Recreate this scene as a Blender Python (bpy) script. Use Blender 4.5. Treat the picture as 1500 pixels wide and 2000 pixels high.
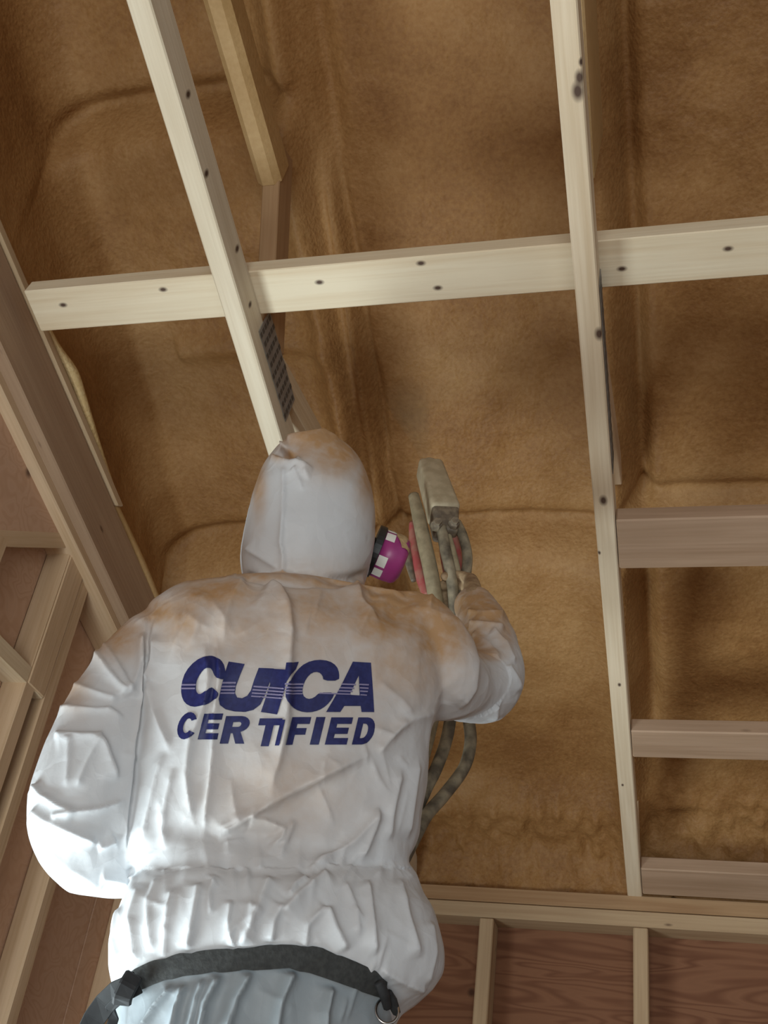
import bpy, bmesh, math, random
import numpy as np
from mathutils import Vector, Matrix, geometry
from mathutils.bvhtree import BVHTree

for o in list(bpy.data.objects):
    bpy.data.objects.remove(o)
S = bpy.context.scene
COL = S.collection
random.seed(7)

# ------------------------------------------------------------------ camera
EYE = 1.65                                   # camera height above the floor
FPX = 2182.9                                 # focal length in pixels of the 1500 x 2000 frame
YAW, PITCH, ROLL = [math.radians(a) for a in (-17.6686, 34.6457, 8.5591)]
SL = math.radians(14.05)                     # slope of the truss bottom chords (3 in 12)


def cam_axes():
    cy, sy, cp, sp = math.cos(YAW), math.sin(YAW), math.cos(PITCH), math.sin(PITCH)
    f = np.array([sy*cp, cy*cp, sp])
    r = np.array([cy, -sy, 0.0])
    u = np.cross(r, f)
    c, s = math.cos(ROLL), math.sin(ROLL)
    return c*r + s*u, -s*r + c*u, f


RX, UY, FZ = cam_axes()
cam_data = bpy.data.cameras.new('camera')
cam = bpy.data.objects.new('camera', cam_data)
COL.objects.link(cam)
cam_data.sensor_fit = 'VERTICAL'
cam_data.sensor_height = 36.0
cam_data.lens = FPX*36.0/2000.0
cam_data.clip_start = 0.02
cam.matrix_world = Matrix(((RX[0], UY[0], -FZ[0], 0), (RX[1], UY[1], -FZ[1], 0), (RX[2], UY[2], -FZ[2], EYE), (0, 0, 0, 1)))
S.camera = cam

# ------------------------------------------------------------------ world, light, exposure
S.view_settings.view_transform = 'Standard'
S.view_settings.look = 'None'
S.view_settings.exposure = 0.14
S.view_settings.gamma = 1.0
S.view_settings.use_curve_mapping = False
W = bpy.data.worlds.new('world')
S.world = W
W.use_nodes = True
bg = W.node_tree.nodes['Background']
bg.inputs[0].default_value = (0.84, 0.93, 1.0, 1)      # overcast daylight
bg.inputs[1].default_value = 0.33


def area(name, loc, target, sx, sy, power, color):
    d = bpy.data.lights.new(name, 'AREA')
    d.shape = 'RECTANGLE'
    d.size, d.size_y, d.energy, d.color = sx, sy, power, color
    o = bpy.data.objects.new(name, d)
    COL.objects.link(o)
    o.location = loc
    o.rotation_euler = (Vector(target) - Vector(loc)).to_track_quat('-Z', 'Y').to_euler()
    return o


# daylight thrown up through the low window in the left wall, and an added fill lamp behind the camera
wd_ = area('window_daylight', (-1.45, 1.22, EYE-0.46), (-0.25, 1.0, EYE+1.15), 1.1, 0.95, 46, (0.84, 0.97, 1.0))
wd_.data.spread = math.radians(150)
area('rear_fill', (0.2, -3.0, 0.95), (-0.3, 1.5, EYE+1.2), 2.2, 1.5, 80, (0.93, 0.985, 0.98))

# ------------------------------------------------------------------ helpers


def ray(px, py):
    return RX*((px-750)/FPX) - UY*((py-1000)/FPX) + FZ


def tag(o, label=None, cat=None, group=None, kind=None):
    if label: o['label'] = label
    if cat: o['category'] = cat
    if group: o['group'] = group
    if kind: o['kind'] = kind
    return o


def empty(name, loc, label=None, cat=None, group=None, kind=None):
    o = bpy.data.objects.new(name, None)
    o.empty_display_size = 0.05
    COL.objects.link(o)
    o.location = loc
    return tag(o, label, cat, group, kind)


def link(name, me, mat=None, parent=None, mw=None):
    o = bpy.data.objects.new(name, me)
    COL.objects.link(o)
    if mat: me.materials.append(mat)
    if mw is not None: o.matrix_world = mw
    if parent is not None:
        o.parent = parent
        pm = Matrix.Translation(parent.location) if parent.type == 'EMPTY' else parent.matrix_world.copy()
        o.matrix_parent_inverse = pm.inverted()
    return o


def bm_obj(name, bm, mat=None, parent=None, smooth=False, mw=None):
    me = bpy.data.meshes.new(name)
    bm.normal_update()
    bm.to_mesh(me)
    bm.free()
    if smooth:
        me.polygons.foreach_set('use_smooth', [True]*len(me.polygons))
    return link(name, me, mat, parent, mw)


def box_frame(p0, p1, up):
    p0, p1, up = Vector(p0), Vector(p1), Vector(up)
    x = (p1-p0).normalized()
    z = (up - x*up.dot(x)).normalized()
    y = z.cross(x)
    m = Matrix((x, y, z)).transposed().to_4x4()
    m.translation = p0
    return m, (p1-p0).length


def board(name, p0, p1, wid, hei, up, mat, parent=None, bev=0.002, cut0=0.0, cut1=0.0):
    """A length of lumber from p0 to p1 (centre line), hei along up, wid across; cut = slanted ends."""
    m, L = box_frame(p0, p1, up)
    bm = bmesh.new()
    v = []
    for sx in (0, 1):
        for sy in (-1, 1):
            for sz in (-1, 1):
                x = L*sx + (cut1 if sx else cut0)*sz*hei/2
                v.append(bm.verts.new((x, sy*wid/2, sz*hei/2)))
    for f in ((0, 1, 3, 2), (4, 6, 7, 5), (0, 4, 5, 1), (2, 3, 7, 6), (0, 2, 6, 4), (1, 5, 7, 3)):
        bm.faces.new([v[i] for i in f])
    bmesh.ops.recalc_face_normals(bm, faces=bm.faces)
    if bev:
        bmesh.ops.bevel(bm, geom=list(bm.edges), offset=bev, segments=1, affect='EDGES', profile=0.5)
    return bm_obj(name, bm, mat, parent, mw=m)


def tube_bm(pts, rad, seg=10, bm=None, caps=True):
    """Tube along a Catmull-Rom path; rad a number or a list per control point."""
    pts = [Vector(p) for p in pts]
    n = len(pts)
    rads = rad if isinstance(rad, (list, tuple)) else [rad]*n
    P, R = [], []
    for i in range(n-1):
        a = pts[max(i-1, 0)]; b = pts[i]; c = pts[i+1]; d = pts[min(i+2, n-1)]
        k = 8 if n > 2 else 1
        for j in range(k):
            t = j/k
            P.append(0.5*((2*b) + (c-a)*t + (2*a-5*b+4*c-d)*t*t + (3*b-a-3*c+d)*t**3))
            R.append(rads[i]*(1-t)+rads[i+1]*t)
    P.append(pts[-1]); R.append(rads[-1])
    bm = bm or bmesh.new()
    rings = []
    ref = None
    for i, p in enumerate(P):
        t = (P[min(i+1, len(P)-1)] - P[max(i-1, 0)]).normalized()
        if ref is None:
            ref = t.orthogonal().normalized()
        ref = (ref - t*ref.dot(t)).normalized()
        q = t.cross(ref)
        rings.append([bm.verts.new(p + (ref*math.cos(2*math.pi*k/seg) + q*math.sin(2*math.pi*k/seg))*R[i]) for k in range(seg)])
    for a, b in zip(rings, rings[1:]):
        for k in range(seg):
            bm.faces.new((a[k], a[(k+1) % seg], b[(k+1) % seg], b[k]))
    if caps:
        bm.faces.new(rings[0][::-1]); bm.faces.new(rings[-1])
    return bm


def lathe_bm(profile, seg=24):
    """profile: (x along the axis, radius); axis = local X"""
    bm = bmesh.new()
    rings = []
    for x, r in profile:
        rings.append([bm.verts.new((x, r*math.cos(2*math.pi*k/seg), r*math.sin(2*math.pi*k/seg))) for k in range(seg)])
    for a, b in zip(rings, rings[1:]):
        for k in range(seg):
            bm.faces.new((a[k], a[(k+1) % seg], b[(k+1) % seg], b[k]))
    bm.faces.new(rings[0][::-1]); bm.faces.new(rings[-1])
    bmesh.ops.recalc_face_normals(bm, faces=bm.faces)
    return bm


def vnoise(p, seed=0):
    """vectorised 3-D value noise in -1..1"""
    p = np.asarray(p, float)
    i = np.floor(p).astype(np.int64)
    f = p - i
    f = f*f*(3-2*f)
    out = np.zeros(len(p))
    for dx in (0, 1):
        for dy in (0, 1):
            for dz in (0, 1):
                h = ((i[:, 0]+dx)*374761393 + (i[:, 1]+dy)*668265263 + (i[:, 2]+dz)*1440662683 + seed*974711) & 0xffffffff
                h = ((h ^ (h >> 13))*1274126177) & 0xffffffff
                h = (h ^ (h >> 16)) & 0xffff
                w = (f[:, 0] if dx else 1-f[:, 0])*(f[:, 1] if dy else 1-f[:, 1])*(f[:, 2] if dz else 1-f[:, 2])
                out += w*(h/32767.5-1)
    return out


def fbm(p, oct=3, seed=0):
    a, s, o = 1.0, 0.0, 0
    p = np.asarray(p, float)
    for k in range(oct):
        o = o + a*vnoise(p*(2.0**k)+17.3*k, seed+k)
        s += a
        a *= 0.5
    return o/s


def sstep(a, b, x):
    t = np.clip((x-a)/(b-a), 0, 1)
    return t*t*(3-2*t)


# ------------------------------------------------------------------ materials


def new_mat(name):
    m = bpy.data.materials.new(name)
    m.use_nodes = True
    nt = m.node_tree
    return m, nt, nt.nodes['Principled BSDF']


def N(nt, typ, **kw):
    n = nt.nodes.new(typ)
    for k, v in kw.items():
        if k.startswith('i_'):
            n.inputs[k[2:]].default_value = v
        else:
            setattr(n, k, v)
    return n


def ramp(nt, fac, stops):
    r = nt.nodes.new('ShaderNodeValToRGB')
    e = r.color_ramp.elements
    e[0].position, e[0].color = stops[0][0], (*stops[0][1], 1)
    e[1].position, e[1].color = stops[-1][0], (*stops[-1][1], 1)
    for p, c in stops[1:-1]:
        x = e.new(p); x.color = (*c, 1)
    nt.links.new(fac, r.inputs[0])
    return r.outputs[0]


def mixc(nt, fac, a, b):
    m = nt.nodes.new('ShaderNodeMix')
    m.data_type = 'RGBA'
    for s, v in ((m.inputs[0], fac), (m.inputs[6], a), (m.inputs[7], b)):
        if hasattr(v, 'links') or hasattr(v, 'is_linked'):
            nt.links.new(v, s)
        elif isinstance(v, (int, float)):
            s.default_value = v
        else:
            s.default_value = (*v, 1)
    return m.outputs[2]


def math_n(nt, op, a, b=None, clamp=False):
    m = nt.nodes.new('ShaderNodeMath')
    m.operation = op
    m.use_clamp = clamp
    for s, v in ((m.inputs[0], a), (m.inputs[1], b)):
        if v is None: continue
        if isinstance(v, (int, float)): s.default_value = v
        else: nt.links.new(v, s)
    return m.outputs[0]


def bump(nt, b, h, strength, dist):
    n = N(nt, 'ShaderNodeBump')
    n.inputs['Strength'].default_value = strength
    n.inputs['Distance'].default_value = dist
    nt.links.new(h, n.inputs['Height'])
    nt.links.new(n.outputs[0], b.inputs['Normal'])
    return n


def wood(name, light, dark, knots=(), knotty=0.5, rough=0.62, stain=None):
    """Sawn softwood; grain runs along the local X axis. knots: (x, y, z, radius) in local metres."""
    m, nt, b = new_mat(name)
    tc = N(nt, 'ShaderNodeTexCoord')
    oi = N(nt, 'ShaderNodeObjectInfo')
    add = N(nt, 'ShaderNodeVectorMath', operation='ADD')
    sc = N(nt, 'ShaderNodeVectorMath', operation='SCALE')
    sc.inputs[0].default_value = (7.3, 3.1, 5.7)
    nt.links.new(oi.outputs['Random'], sc.inputs['Scale'])
    nt.links.new(tc.outputs['Object'], add.inputs[0])
    nt.links.new(sc.outputs[0], add.inputs[1])
    mp = N(nt, 'ShaderNodeMapping')
    mp.inputs['Scale'].default_value = (1.6, 26, 26)
    nt.links.new(add.outputs[0], mp.inputs[0])
    n1 = N(nt, 'ShaderNodeTexNoise'); n1.inputs['Scale'].default_value = 1.0; n1.inputs['Detail'].default_value = 5
    n1.inputs['Distortion'].default_value = 0.6
    nt.links.new(mp.outputs[0], n1.inputs['Vector'])
    mp2 = N(nt, 'ShaderNodeMapping'); mp2.inputs['Scale'].default_value = (4, 160, 160)
    nt.links.new(add.outputs[0], mp2.inputs[0])
    n2 = N(nt, 'ShaderNodeTexNoise'); n2.inputs['Scale'].default_value = 1.0; n2.inputs['Detail'].default_value = 3
    nt.links.new(mp2.outputs[0], n2.inputs['Vector'])
    mixv = math_n(nt, 'ADD', math_n(nt, 'MULTIPLY', n1.outputs[0], 0.65), math_n(nt, 'MULTIPLY', n2.outputs[0], 0.35))
    col = ramp(nt, mixv, [(0.36, dark), (0.62, light)])
    n3 = N(nt, 'ShaderNodeTexNoise'); n3.inputs['Scale'].default_value = 3.0
    nt.links.new(add.outputs[0], n3.inputs['Vector'])
    col = mixc(nt, math_n(nt, 'MULTIPLY', ramp(nt, n3.outputs[0], [(0.45, (0, 0, 0)), (0.75, (1, 1, 1))]), 0.30), col, tuple(c*0.72 for c in dark))
    # small scattered knots
    if knotty:
        mp3 = N(nt, 'ShaderNodeMapping'); mp3.inputs['Scale'].default_value = (4.5, 13, 13)
        nt.links.new(add.outputs[0], mp3.inputs[0])
        vo = N(nt, 'ShaderNodeTexVoronoi'); vo.inputs['Scale'].default_value = 1.0
        nt.links.new(mp3.outputs[0], vo.inputs['Vector'])
        kf = ramp(nt, vo.outputs['Distance'], [(0.045*knotty, (1, 1, 1)), (0.13*knotty, (0, 0, 0))])
        col = mixc(nt, math_n(nt, 'MULTIPLY', kf, 0.75), col, (0.075, 0.035, 0.018))
    for (kx, ky, kz, kr) in knots:
        sub = N(nt, 'ShaderNodeVectorMath', operation='SUBTRACT')
        sub.inputs[1].default_value = (kx, ky, kz)
        nt.links.new(tc.outputs['Object'], sub.inputs[0])
        mul = N(nt, 'ShaderNodeVectorMath', operation='MULTIPLY')
        mul.inputs[1].default_value = (0.75, 1.25, 0.4)
        nt.links.new(sub.outputs[0], mul.inputs[0])
        ln = N(nt, 'ShaderNodeVectorMath', operation='LENGTH')
        nt.links.new(mul.outputs[0], ln.inputs[0])
        kf = ramp(nt, math_n(nt, 'DIVIDE', ln.outputs['Value'], kr), [(0.35, (1, 1, 1)), (1.0, (0, 0, 0))])
        col = mixc(nt, kf, col, (0.085, 0.05, 0.035))
    nt.links.new(col, b.inputs['Base Color'])
    b.inputs['Roughness'].default_value = rough
    b.inputs['Specular IOR Level'].default_value = 0.25
    bump(nt, b, n2.outputs[0], 0.25, 0.002)
    return m


def plywood(name, light, dark):
    m, nt, b = new_mat(name)
    tc = N(nt, 'ShaderNodeTexCoord')
    mp = N(nt, 'ShaderNodeMapping'); mp.inputs['Scale'].default_value = (0.9, 5.5, 6.5)
    nt.links.new(tc.outputs['Object'], mp.inputs[0])
    n0 = N(nt, 'ShaderNodeTexNoise'); n0.inputs['Scale'].default_value = 1.6; n0.inputs['Detail'].default_value = 2
    n0.inputs['Distortion'].default_value = 0.5
    nt.links.new(mp.outputs[0], n0.inputs['Vector'])
    rings = math_n(nt, 'FRACT', math_n(nt, 'MULTIPLY', n0.outputs[0], 13.0))
    tri = math_n(nt, 'ABSOLUTE', math_n(nt, 'SUBTRACT', rings, 0.5))
    col = ramp(nt, tri, [(0.05, dark), (0.35, light), (0.5, tuple(c*0.95 for c in light))])
    n1 = N(nt, 'ShaderNodeTexNoise'); n1.inputs['Scale'].default_value = 2.3; n1.inputs['Detail'].default_value = 4
    nt.links.new(tc.outputs['Object'], n1.inputs['Vector'])
    col = mixc(nt, ramp(nt, n1.outputs[0], [(0.35, (0, 0, 0)), (0.7, (0.6, 0.6, 0.6))]), col, tuple(c*1.12 for c in light))
    vo = N(nt, 'ShaderNodeTexVoronoi'); vo.inputs['Scale'].default_value = 6.0
    nt.links.new(tc.outputs['Object'], vo.inputs['Vector'])
    col = mixc(nt, math_n(nt, 'MULTIPLY', ramp(nt, vo.outputs['Distance'], [(0.035, (1, 1, 1)), (0.09, (0, 0, 0))]), 0.8), col, (0.05, 0.018, 0.01))
    nt.links.new(col, b.inputs['Base Color'])
    b.inputs['Roughness'].default_value = 0.65
    b.inputs['Specular IOR Level'].default_value = 0.2
    bump(nt, b, tri, 0.08, 0.002)
    return m


def foam_mat(name, c0, c1, c2, fine=1.0):
    m, nt, b = new_mat(name)
    tc = N(nt, 'ShaderNodeTexCoord')
    n1 = N(nt, 'ShaderNodeTexNoise'); n1.inputs['Scale'].default_value = 3.4; n1.inputs['Detail'].default_value = 4
    nt.links.new(tc.outputs['Object'], n1.inputs['Vector'])
    n2 = N(nt, 'ShaderNodeTexNoise'); n2.inputs['Scale'].default_value = 95; n2.inputs['Detail'].default_value = 3
    n2.inputs['Roughness'].default_value = 0.6
    nt.links.new(tc.outputs['Object'], n2.inputs['Vector'])
    v = math_n(nt, 'ADD', math_n(nt, 'MULTIPLY', n1.outputs[0], 0.70), math_n(nt, 'MULTIPLY', n2.outputs[0], 0.30))
    col = ramp(nt, v, [(0.36, c0), (0.5, c1), (0.66, c2)])
    nt.links.new(col, b.inputs['Base Color'])
    b.inputs['Roughness'].default_value = 0.55
    b.inputs['Specular IOR Level'].default_value = 0.22
    vo = N(nt, 'ShaderNodeTexVoronoi'); vo.inputs['Scale'].default_value = 130; vo.feature = 'SMOOTH_F1'
    nt.links.new(tc.outputs['Object'], vo.inputs['Vector'])
    h = math_n(nt, 'SUBTRACT', n2.outputs[0], math_n(nt, 'MULTIPLY', vo.outputs['Distance'], 0.6))
    bump(nt, b, h, 0.5*fine, 0.0045)
    return m


def plain(name, col, rough=0.5, metal=0.0, noise=None, bumpy=0.0, scale=60):
    m, nt, b = new_mat(name)
    b.inputs['Base Color'].default_value = (*col, 1)
    b.inputs['Roughness'].default_value = rough
    b.inputs['Metallic'].default_value = metal
    if noise or bumpy:
        tc = N(nt, 'ShaderNodeTexCoord')
        n1 = N(nt, 'ShaderNodeTexNoise'); n1.inputs['Scale'].default_value = scale; n1.inputs['Detail'].default_value = 4
        nt.links.new(tc.outputs['Object'], n1.inputs['Vector'])
        if noise:
            nt.links.new(ramp(nt, n1.outputs[0], [(0.38, col), (0.62, noise)]), b.inputs['Base Color'])
        if bumpy:
            bump(nt, b, n1.outputs[0], bumpy, 0.004)
    return m


PINE_L, PINE_D = (0.72, 0.60, 0.43), (0.58, 0.44, 0.28)
M_pine = wood('pine', PINE_L, PINE_D)
M_pine2 = wood('pine_weathered', (0.64, 0.47, 0.31), (0.50, 0.34, 0.20))
M_pine3 = wood('pine_far_wall_dim', (0.50, 0.36, 0.22), (0.39, 0.26, 0.15))  # pine darkened so its colour carries the dimmer light at the far wall
M_fir = wood('fir', (0.44, 0.28, 0.15), (0.33, 0.19, 0.095), knotty=0.6)
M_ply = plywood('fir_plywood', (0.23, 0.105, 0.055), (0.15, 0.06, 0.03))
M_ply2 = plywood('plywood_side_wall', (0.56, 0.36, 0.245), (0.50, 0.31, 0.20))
M_floor = plywood('floor_plywood', (0.45, 0.30, 0.18), (0.36, 0.22, 0.12))
M_foam = foam_mat('spray_foam', (0.225, 0.102, 0.032), (0.315, 0.160, 0.056), (0.41, 0.232, 0.094))
M_foam_light = foam_mat('spray_foam_fresh', (0.50, 0.34, 0.15), (0.62, 0.45, 0.22), (0.72, 0.56, 0.32))
M_foam_wood = foam_mat('foam_coated_wood', (0.38, 0.235, 0.095), (0.45, 0.285, 0.125), (0.52, 0.345, 0.165), 0.4)
M_plate = None

# ------------------------------------------------------------------ setting: floor, walls
TS, TC = math.sin(SL), math.cos(SL)
D0 = 1.65794                                  # distance of the chord plane from the eye


def CP(x, y, h):
    """point over the bottom-chord plane: at distance y along the room, h above the plane (normal)"""
    z = (D0 - TS*y)/TC
    return Vector((x, y + h*TS, z + h*TC + EYE))


NUP = Vector((0, TS, TC))
PLATE_TOP = EYE + 0.944
WALL_Y = 3.071
DECK = math.radians(26.57)                    # roof slope, 6 in 12


def deck_z(y):
    return EYE + 1.15 + (3.0 - y)*math.tan(DECK)


def slab(name, x0, x1, y0, y1, z0, z1, mat, parent=None, kind=None):
    bm = bmesh.new()
    vs = [bm.verts.new((x, y, z)) for x in (x0, x1) for y in (y0, y1) for z in (z0, z1)]
    for f in ((0, 1, 3, 2), (4, 6, 7, 5), (0, 4, 5, 1), (2, 3, 7, 6), (0, 2, 6, 4), (1, 5, 7, 3)):
        bm.faces.new([vs[i] for i in f])
    bmesh.ops.recalc_face_normals(bm, faces=bm.faces)
    o = bm_obj(name, bm, mat, parent)
    if kind: o['kind'] = kind
    return o


slab('floor', -1.45, 3.4, -6.0, 3.25, -0.06, 0.0, M_floor, kind='structure')

# far wall: double top plate, studs, sheathing
wf = empty('wall_far', (0, WALL_Y, 0), kind='structure')
PD = 0.089
board('top_plate', (-1.36, WALL_Y+PD/2, PLATE_TOP-0.0205), (2.9, WALL_Y+PD/2, PLATE_TOP-0.0205), PD, 0.039, (0, 0, 1), M_fir, wf)
board('top_plate', (-1.36, WALL_Y+PD/2, PLATE_TOP-0.062), (2.9, WALL_Y+PD/2, PLATE_TOP-0.062), PD, 0.040, (0, 0, 1), M_pine3, wf)
zb = PLATE_TOP-0.083
for k in range(-2, 8):
    x = -0.112 + 0.406*k
    board('stud', (x, WALL_Y+PD/2, 0.04), (x, WALL_Y+PD/2, zb), 0.038, PD, (0, 1, 0), M_pine3, wf, bev=0.003)
board('bottom_plate', (-1.36, WALL_Y+PD/2, 0.02), (2.9, WALL_Y+PD/2, 0.02), PD, 0.038, (0, 0, 1), M_pine3, wf)
for k, (xa, xb) in enumerate(((-1.36, -0.527), (-0.524, 0.685), (0.688, 2.9))):
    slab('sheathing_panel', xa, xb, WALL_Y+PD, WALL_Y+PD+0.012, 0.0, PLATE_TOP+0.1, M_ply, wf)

# left (gable) wall: studs stand at x = -1.28, sheathing behind them
WX, SD = -1.280, 0.056
WIN = (0.66, 1.82, 0.55, 1.66)
wl = empty('wall_left', (WX, 1.0, 0), kind='structure')


def chord_z(y):
    return EYE + (D0 - TS*y)/TC


def joint_z(y): return EYE + 1.118 + (y-1.585)*0.655


stud_y = [(2.115, 2.155), (1.897, 1.935), (1.577, 1.615), (0.45, 0.488), (-0.2, -0.162), (-0.6, -0.562), (-1.25, -1.212), (-1.65, -1.612), (2.52, 2.558), (2.93, 2.968)]
for a, b in stud_y:
    y = (a+b)/2
    top = joint_z(y) if 1.3 < y < 1.8 else chord_z(y)
    board('stud', (WX-SD/2, y, WIN[3]+0.09 if WIN[0] < y < WIN[1] else 0.04), (WX-SD/2, y, top), b-a, SD, (1, 0, 0), M_pine2, wl, bev=0.003)
board('cripple_stud', (WX-0.020, 1.8595, EYE+0.922), (WX-0.020, 1.8595, chord_z(1.86)), 0.068, 0.045, (1, 0, 0), M_pine2, wl)
board('blocking', (WX-SD/2, 1.617, EYE+0.938), (WX-SD/2, 1.895, EYE+0.938), SD, 0.038, (0, 0, 1), M_pine, wl)
board('blocking', (WX-SD/2, 1.21, EYE+0.938), (WX-SD/2, 1.575, EYE+0.938), SD, 0.038, (0, 0, 1), M_pine2, wl)
board('bottom_plate', (WX-SD/2, -1.7, 0.02), (WX-SD/2, 3.06, 0.02), SD, 0.038, (0, 0, 1), M_pine2, wl)
# window opening beside the camera (outside the frame): sill and header between its jack studs
for a in (WIN[0]-0.038, WIN[1]):
    board('jack_stud', (WX-SD/2, a+0.019, 0.04), (WX-SD/2, a+0.019, chord_z(a)), 0.038, SD, (1, 0, 0), M_pine2, wl)
board('header', (WX-SD/2, WIN[0], WIN[3]+0.045), (WX-SD/2, WIN[1], WIN[3]+0.045), SD, 0.089, (0, 0, 1), M_pine2, wl)
board('sill_board', (WX-SD/2, WIN[0], WIN[2]-0.02), (WX-SD/2, WIN[1], WIN[2]-0.02), SD, 0.038, (0, 0, 1), M_pine2, wl)


def gable_panel(pts, off, mat):
    """sheathing panel: polygon in (y, z) on the outer face of the studs"""
    bm = bmesh.new()
    x0, x1 = WX-SD-off, WX-SD-off-0.012
    A = [bm.verts.new((x0, y, z)) for y, z in pts]
    B = [bm.verts.new((x1, y, z)) for y, z in pts]
    bm.faces.new(A); bm.faces.new(B[::-1])
    n = len(pts)
    for i in range(n):
        bm.faces.new((A[i], B[i], B[(i+1) % n], A[(i+1) % n]))
    bmesh.ops.recalc_face_normals(bm, faces=bm.faces)
    return bm_obj('sheathing_panel', bm, mat, wl)




gable_panel([(2.44, 0), (3.15, 0), (3.15, EYE+1.10), (2.44, EYE+1.44)], 0.0, M_ply2)
gable_panel([(WIN[1], 0), (2.435, 0), (2.435, EYE+1.44), (WIN[1], EYE+1.64)], 0.001, M_ply2)
gable_panel([(1.30, WIN[3]), (WIN[1], WIN[3]), (WIN[1], EYE+1.64), (1.30, EYE+2.0)], 0.0, M_ply2)
gable_panel([(WIN[0], WIN[3]), (1.297, WIN[3]), (1.297, EYE+2.0), (WIN[0], EYE+2.2)], 0.0, M_ply2)
gable_panel([(WIN[0], 0), (WIN[1], 0), (WIN[1], WIN[2]), (WIN[0], WIN[2])], 0.0, M_ply2)
gable_panel([(-1.7, 0), (WIN[0], 0), (WIN[0], EYE+2.2), (-1.7, EYE+3.45)], 0.0, M_ply2)
gable_panel([(1.30, joint_z(1.30)), (1.822, joint_z(1.822)), (1.822, chord_z(1.822)), (1.30, chord_z(1.30))], -SD+0.001, M_ply2)
board('sloped_plate', (WX-SD/2, 1.30, joint_z(1.30)-0.004), (WX-SD/2, 1.822, joint_z(1.822)-0.004), SD-0.001, 0.034, (0, 0, 1), M_pine2, wl)
# right wall, well outside the frame
slab('wall_right', 2.9, 2.95, 1.6, 3.16, 0, EYE+2.6, M_ply2, kind='structure')

# ------------------------------------------------------------------ roof: trusses
TRX = {'right': -0.126, 'left': -0.745, 'far_right': 0.485}
CH = 0.075                                    # chord depth


def truss_root(x, label):
    return empty('roof_truss', CP(x, 3.05, 0), label, 'roof truss')


KN_R = [(0.0, 0.0, 0.0, 0.0)]


def bottom_chord(x, root, mat, y0=-1.5, y1=3.10):
    # y measured on the underside; the foot is cut plumb and stands on the plate
    return board('bottom_chord', CP(x, y0, CH/2), CP(x, y1-0.02, CH/2), 0.038, CH, NUP, mat, root, bev=0.0025, cut1=-math.tan(SL))


def tp(x, y, z): return Vector((x, y, z+EYE))


def chord_local(y_from, y):
    return (y - y_from)/TC


right = truss_root(TRX['right'], 'roof truss right of the worker, long pale chord with a dark gouge near its top')
kr = [(chord_local(-1.5, 0.966), -0.014, -CH/2, 0.011), (chord_local(-1.5, 0.985), -0.010, -CH/2, 0.014), (chord_local(-1.5, 0.945), -0.018, -CH/2, 0.006),
      (chord_local(-1.5, 1.385), -0.015, -CH/2, 0.012), (chord_local(-1.5, 1.74), 0.0, -CH/2, 0.012), (chord_local(-1.5, 1.87), 0.016, -CH/2, 0.005),
      (chord_local(-1.5, 2.25), -0.003, -CH/2, 0.006), (chord_local(-1.5, 2.6), 0.008, -CH/2, 0.005)]
M_chord_r = wood('pine_right_chord', (0.74, 0.62, 0.46), (0.58, 0.45, 0.30), knots=kr, knotty=0.25)
bottom_chord(TRX['right'], right, M_chord_r)
left = truss_root(TRX['left'], 'roof truss above the hood, pale chord with a steel joint plate and foamed web')
kl = [(chord_local(-1.5, 0.93), -0.019, 0.0, 0.006), (chord_local(-1.5, 1.05), -0.019, -0.02, 0.006), (chord_local(-1.5, 1.20), -0.019, 0.015, 0.006), (chord_local(-1.5, 1.30), -0.019, 0.0, 0.005)]
M_chord_l = wood('pine_left_chord', (0.74, 0.65, 0.50), (0.60, 0.50, 0.36), knots=kl, knotty=0.2)
bottom_chord(TRX['left'], left, M_chord_l)
fr = truss_root(TRX['far_right'], 'roof truss beyond the right edge of the photo')
bottom_chord(TRX['far_right'], fr, M_pine)
for root, x in ((right, TRX['right']), (left, TRX['left']), (fr, TRX['far_right'])):
    c, s = math.cos(DECK), math.sin(DECK)
    up = Vector((0, s, c))
    p0 = Vector((x, -1.4, deck_z(-1.4))) + up*0.032
    p1 = Vector((x, 2.93, deck_z(2.93))) + up*0.032
    board('top_chord', p0, p1, 0.038, 0.075, up, M_foam_wood, root, bev=0.004)
    board('web', tp(x, 2.93, 1.02), tp(x, 2.93, 1.17), 0.036, 0.075, (0, 1, 0), M_pine2, root)
# webs seen at the two trusses
xl = TRX['left']
board('web', tp(xl, 1.462, 1.455), tp(xl, 1.295, 1.84), 0.036, 0.070, (0, 1, 0.3), M_fir, left)
board('web', tp(xl, 1.50, 1.435), tp(xl, 2.25, 1.545), 0.036, 0.062, (0, 0, 1), M_pine, left)
tag(board('web', tp(xl-0.004, -0.4, 2.075), tp(xl-0.004, 1.318, 1.783), 0.050, 0.088, (0, 0.17, 1), M_foam_wood, left, bev=0.013), 'rounded tan web coated with foam')
xr = TRX['right']
q_ = math.radians(25); upw = (0, math.sin(q_), math.cos(q_))
board('web', tp(xr+0.002, 1.35-2.0*math.cos(q_)-0.19*math.sin(q_), 1.861+2.0*math.sin(q_)-0.19*math.cos(q_)), tp(xr+0.002, 1.35-0.19*math.sin(q_), 1.861-0.19*math.cos(q_)), 0.034, 0.38, upw, M_foam_wood, right, bev=0.004)
board('web', tp(xr, 1.45, 1.41), tp(xr, 2.05, 1.58), 0.036, 0.064, (0, 0, 1), M_pine2, right)


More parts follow.
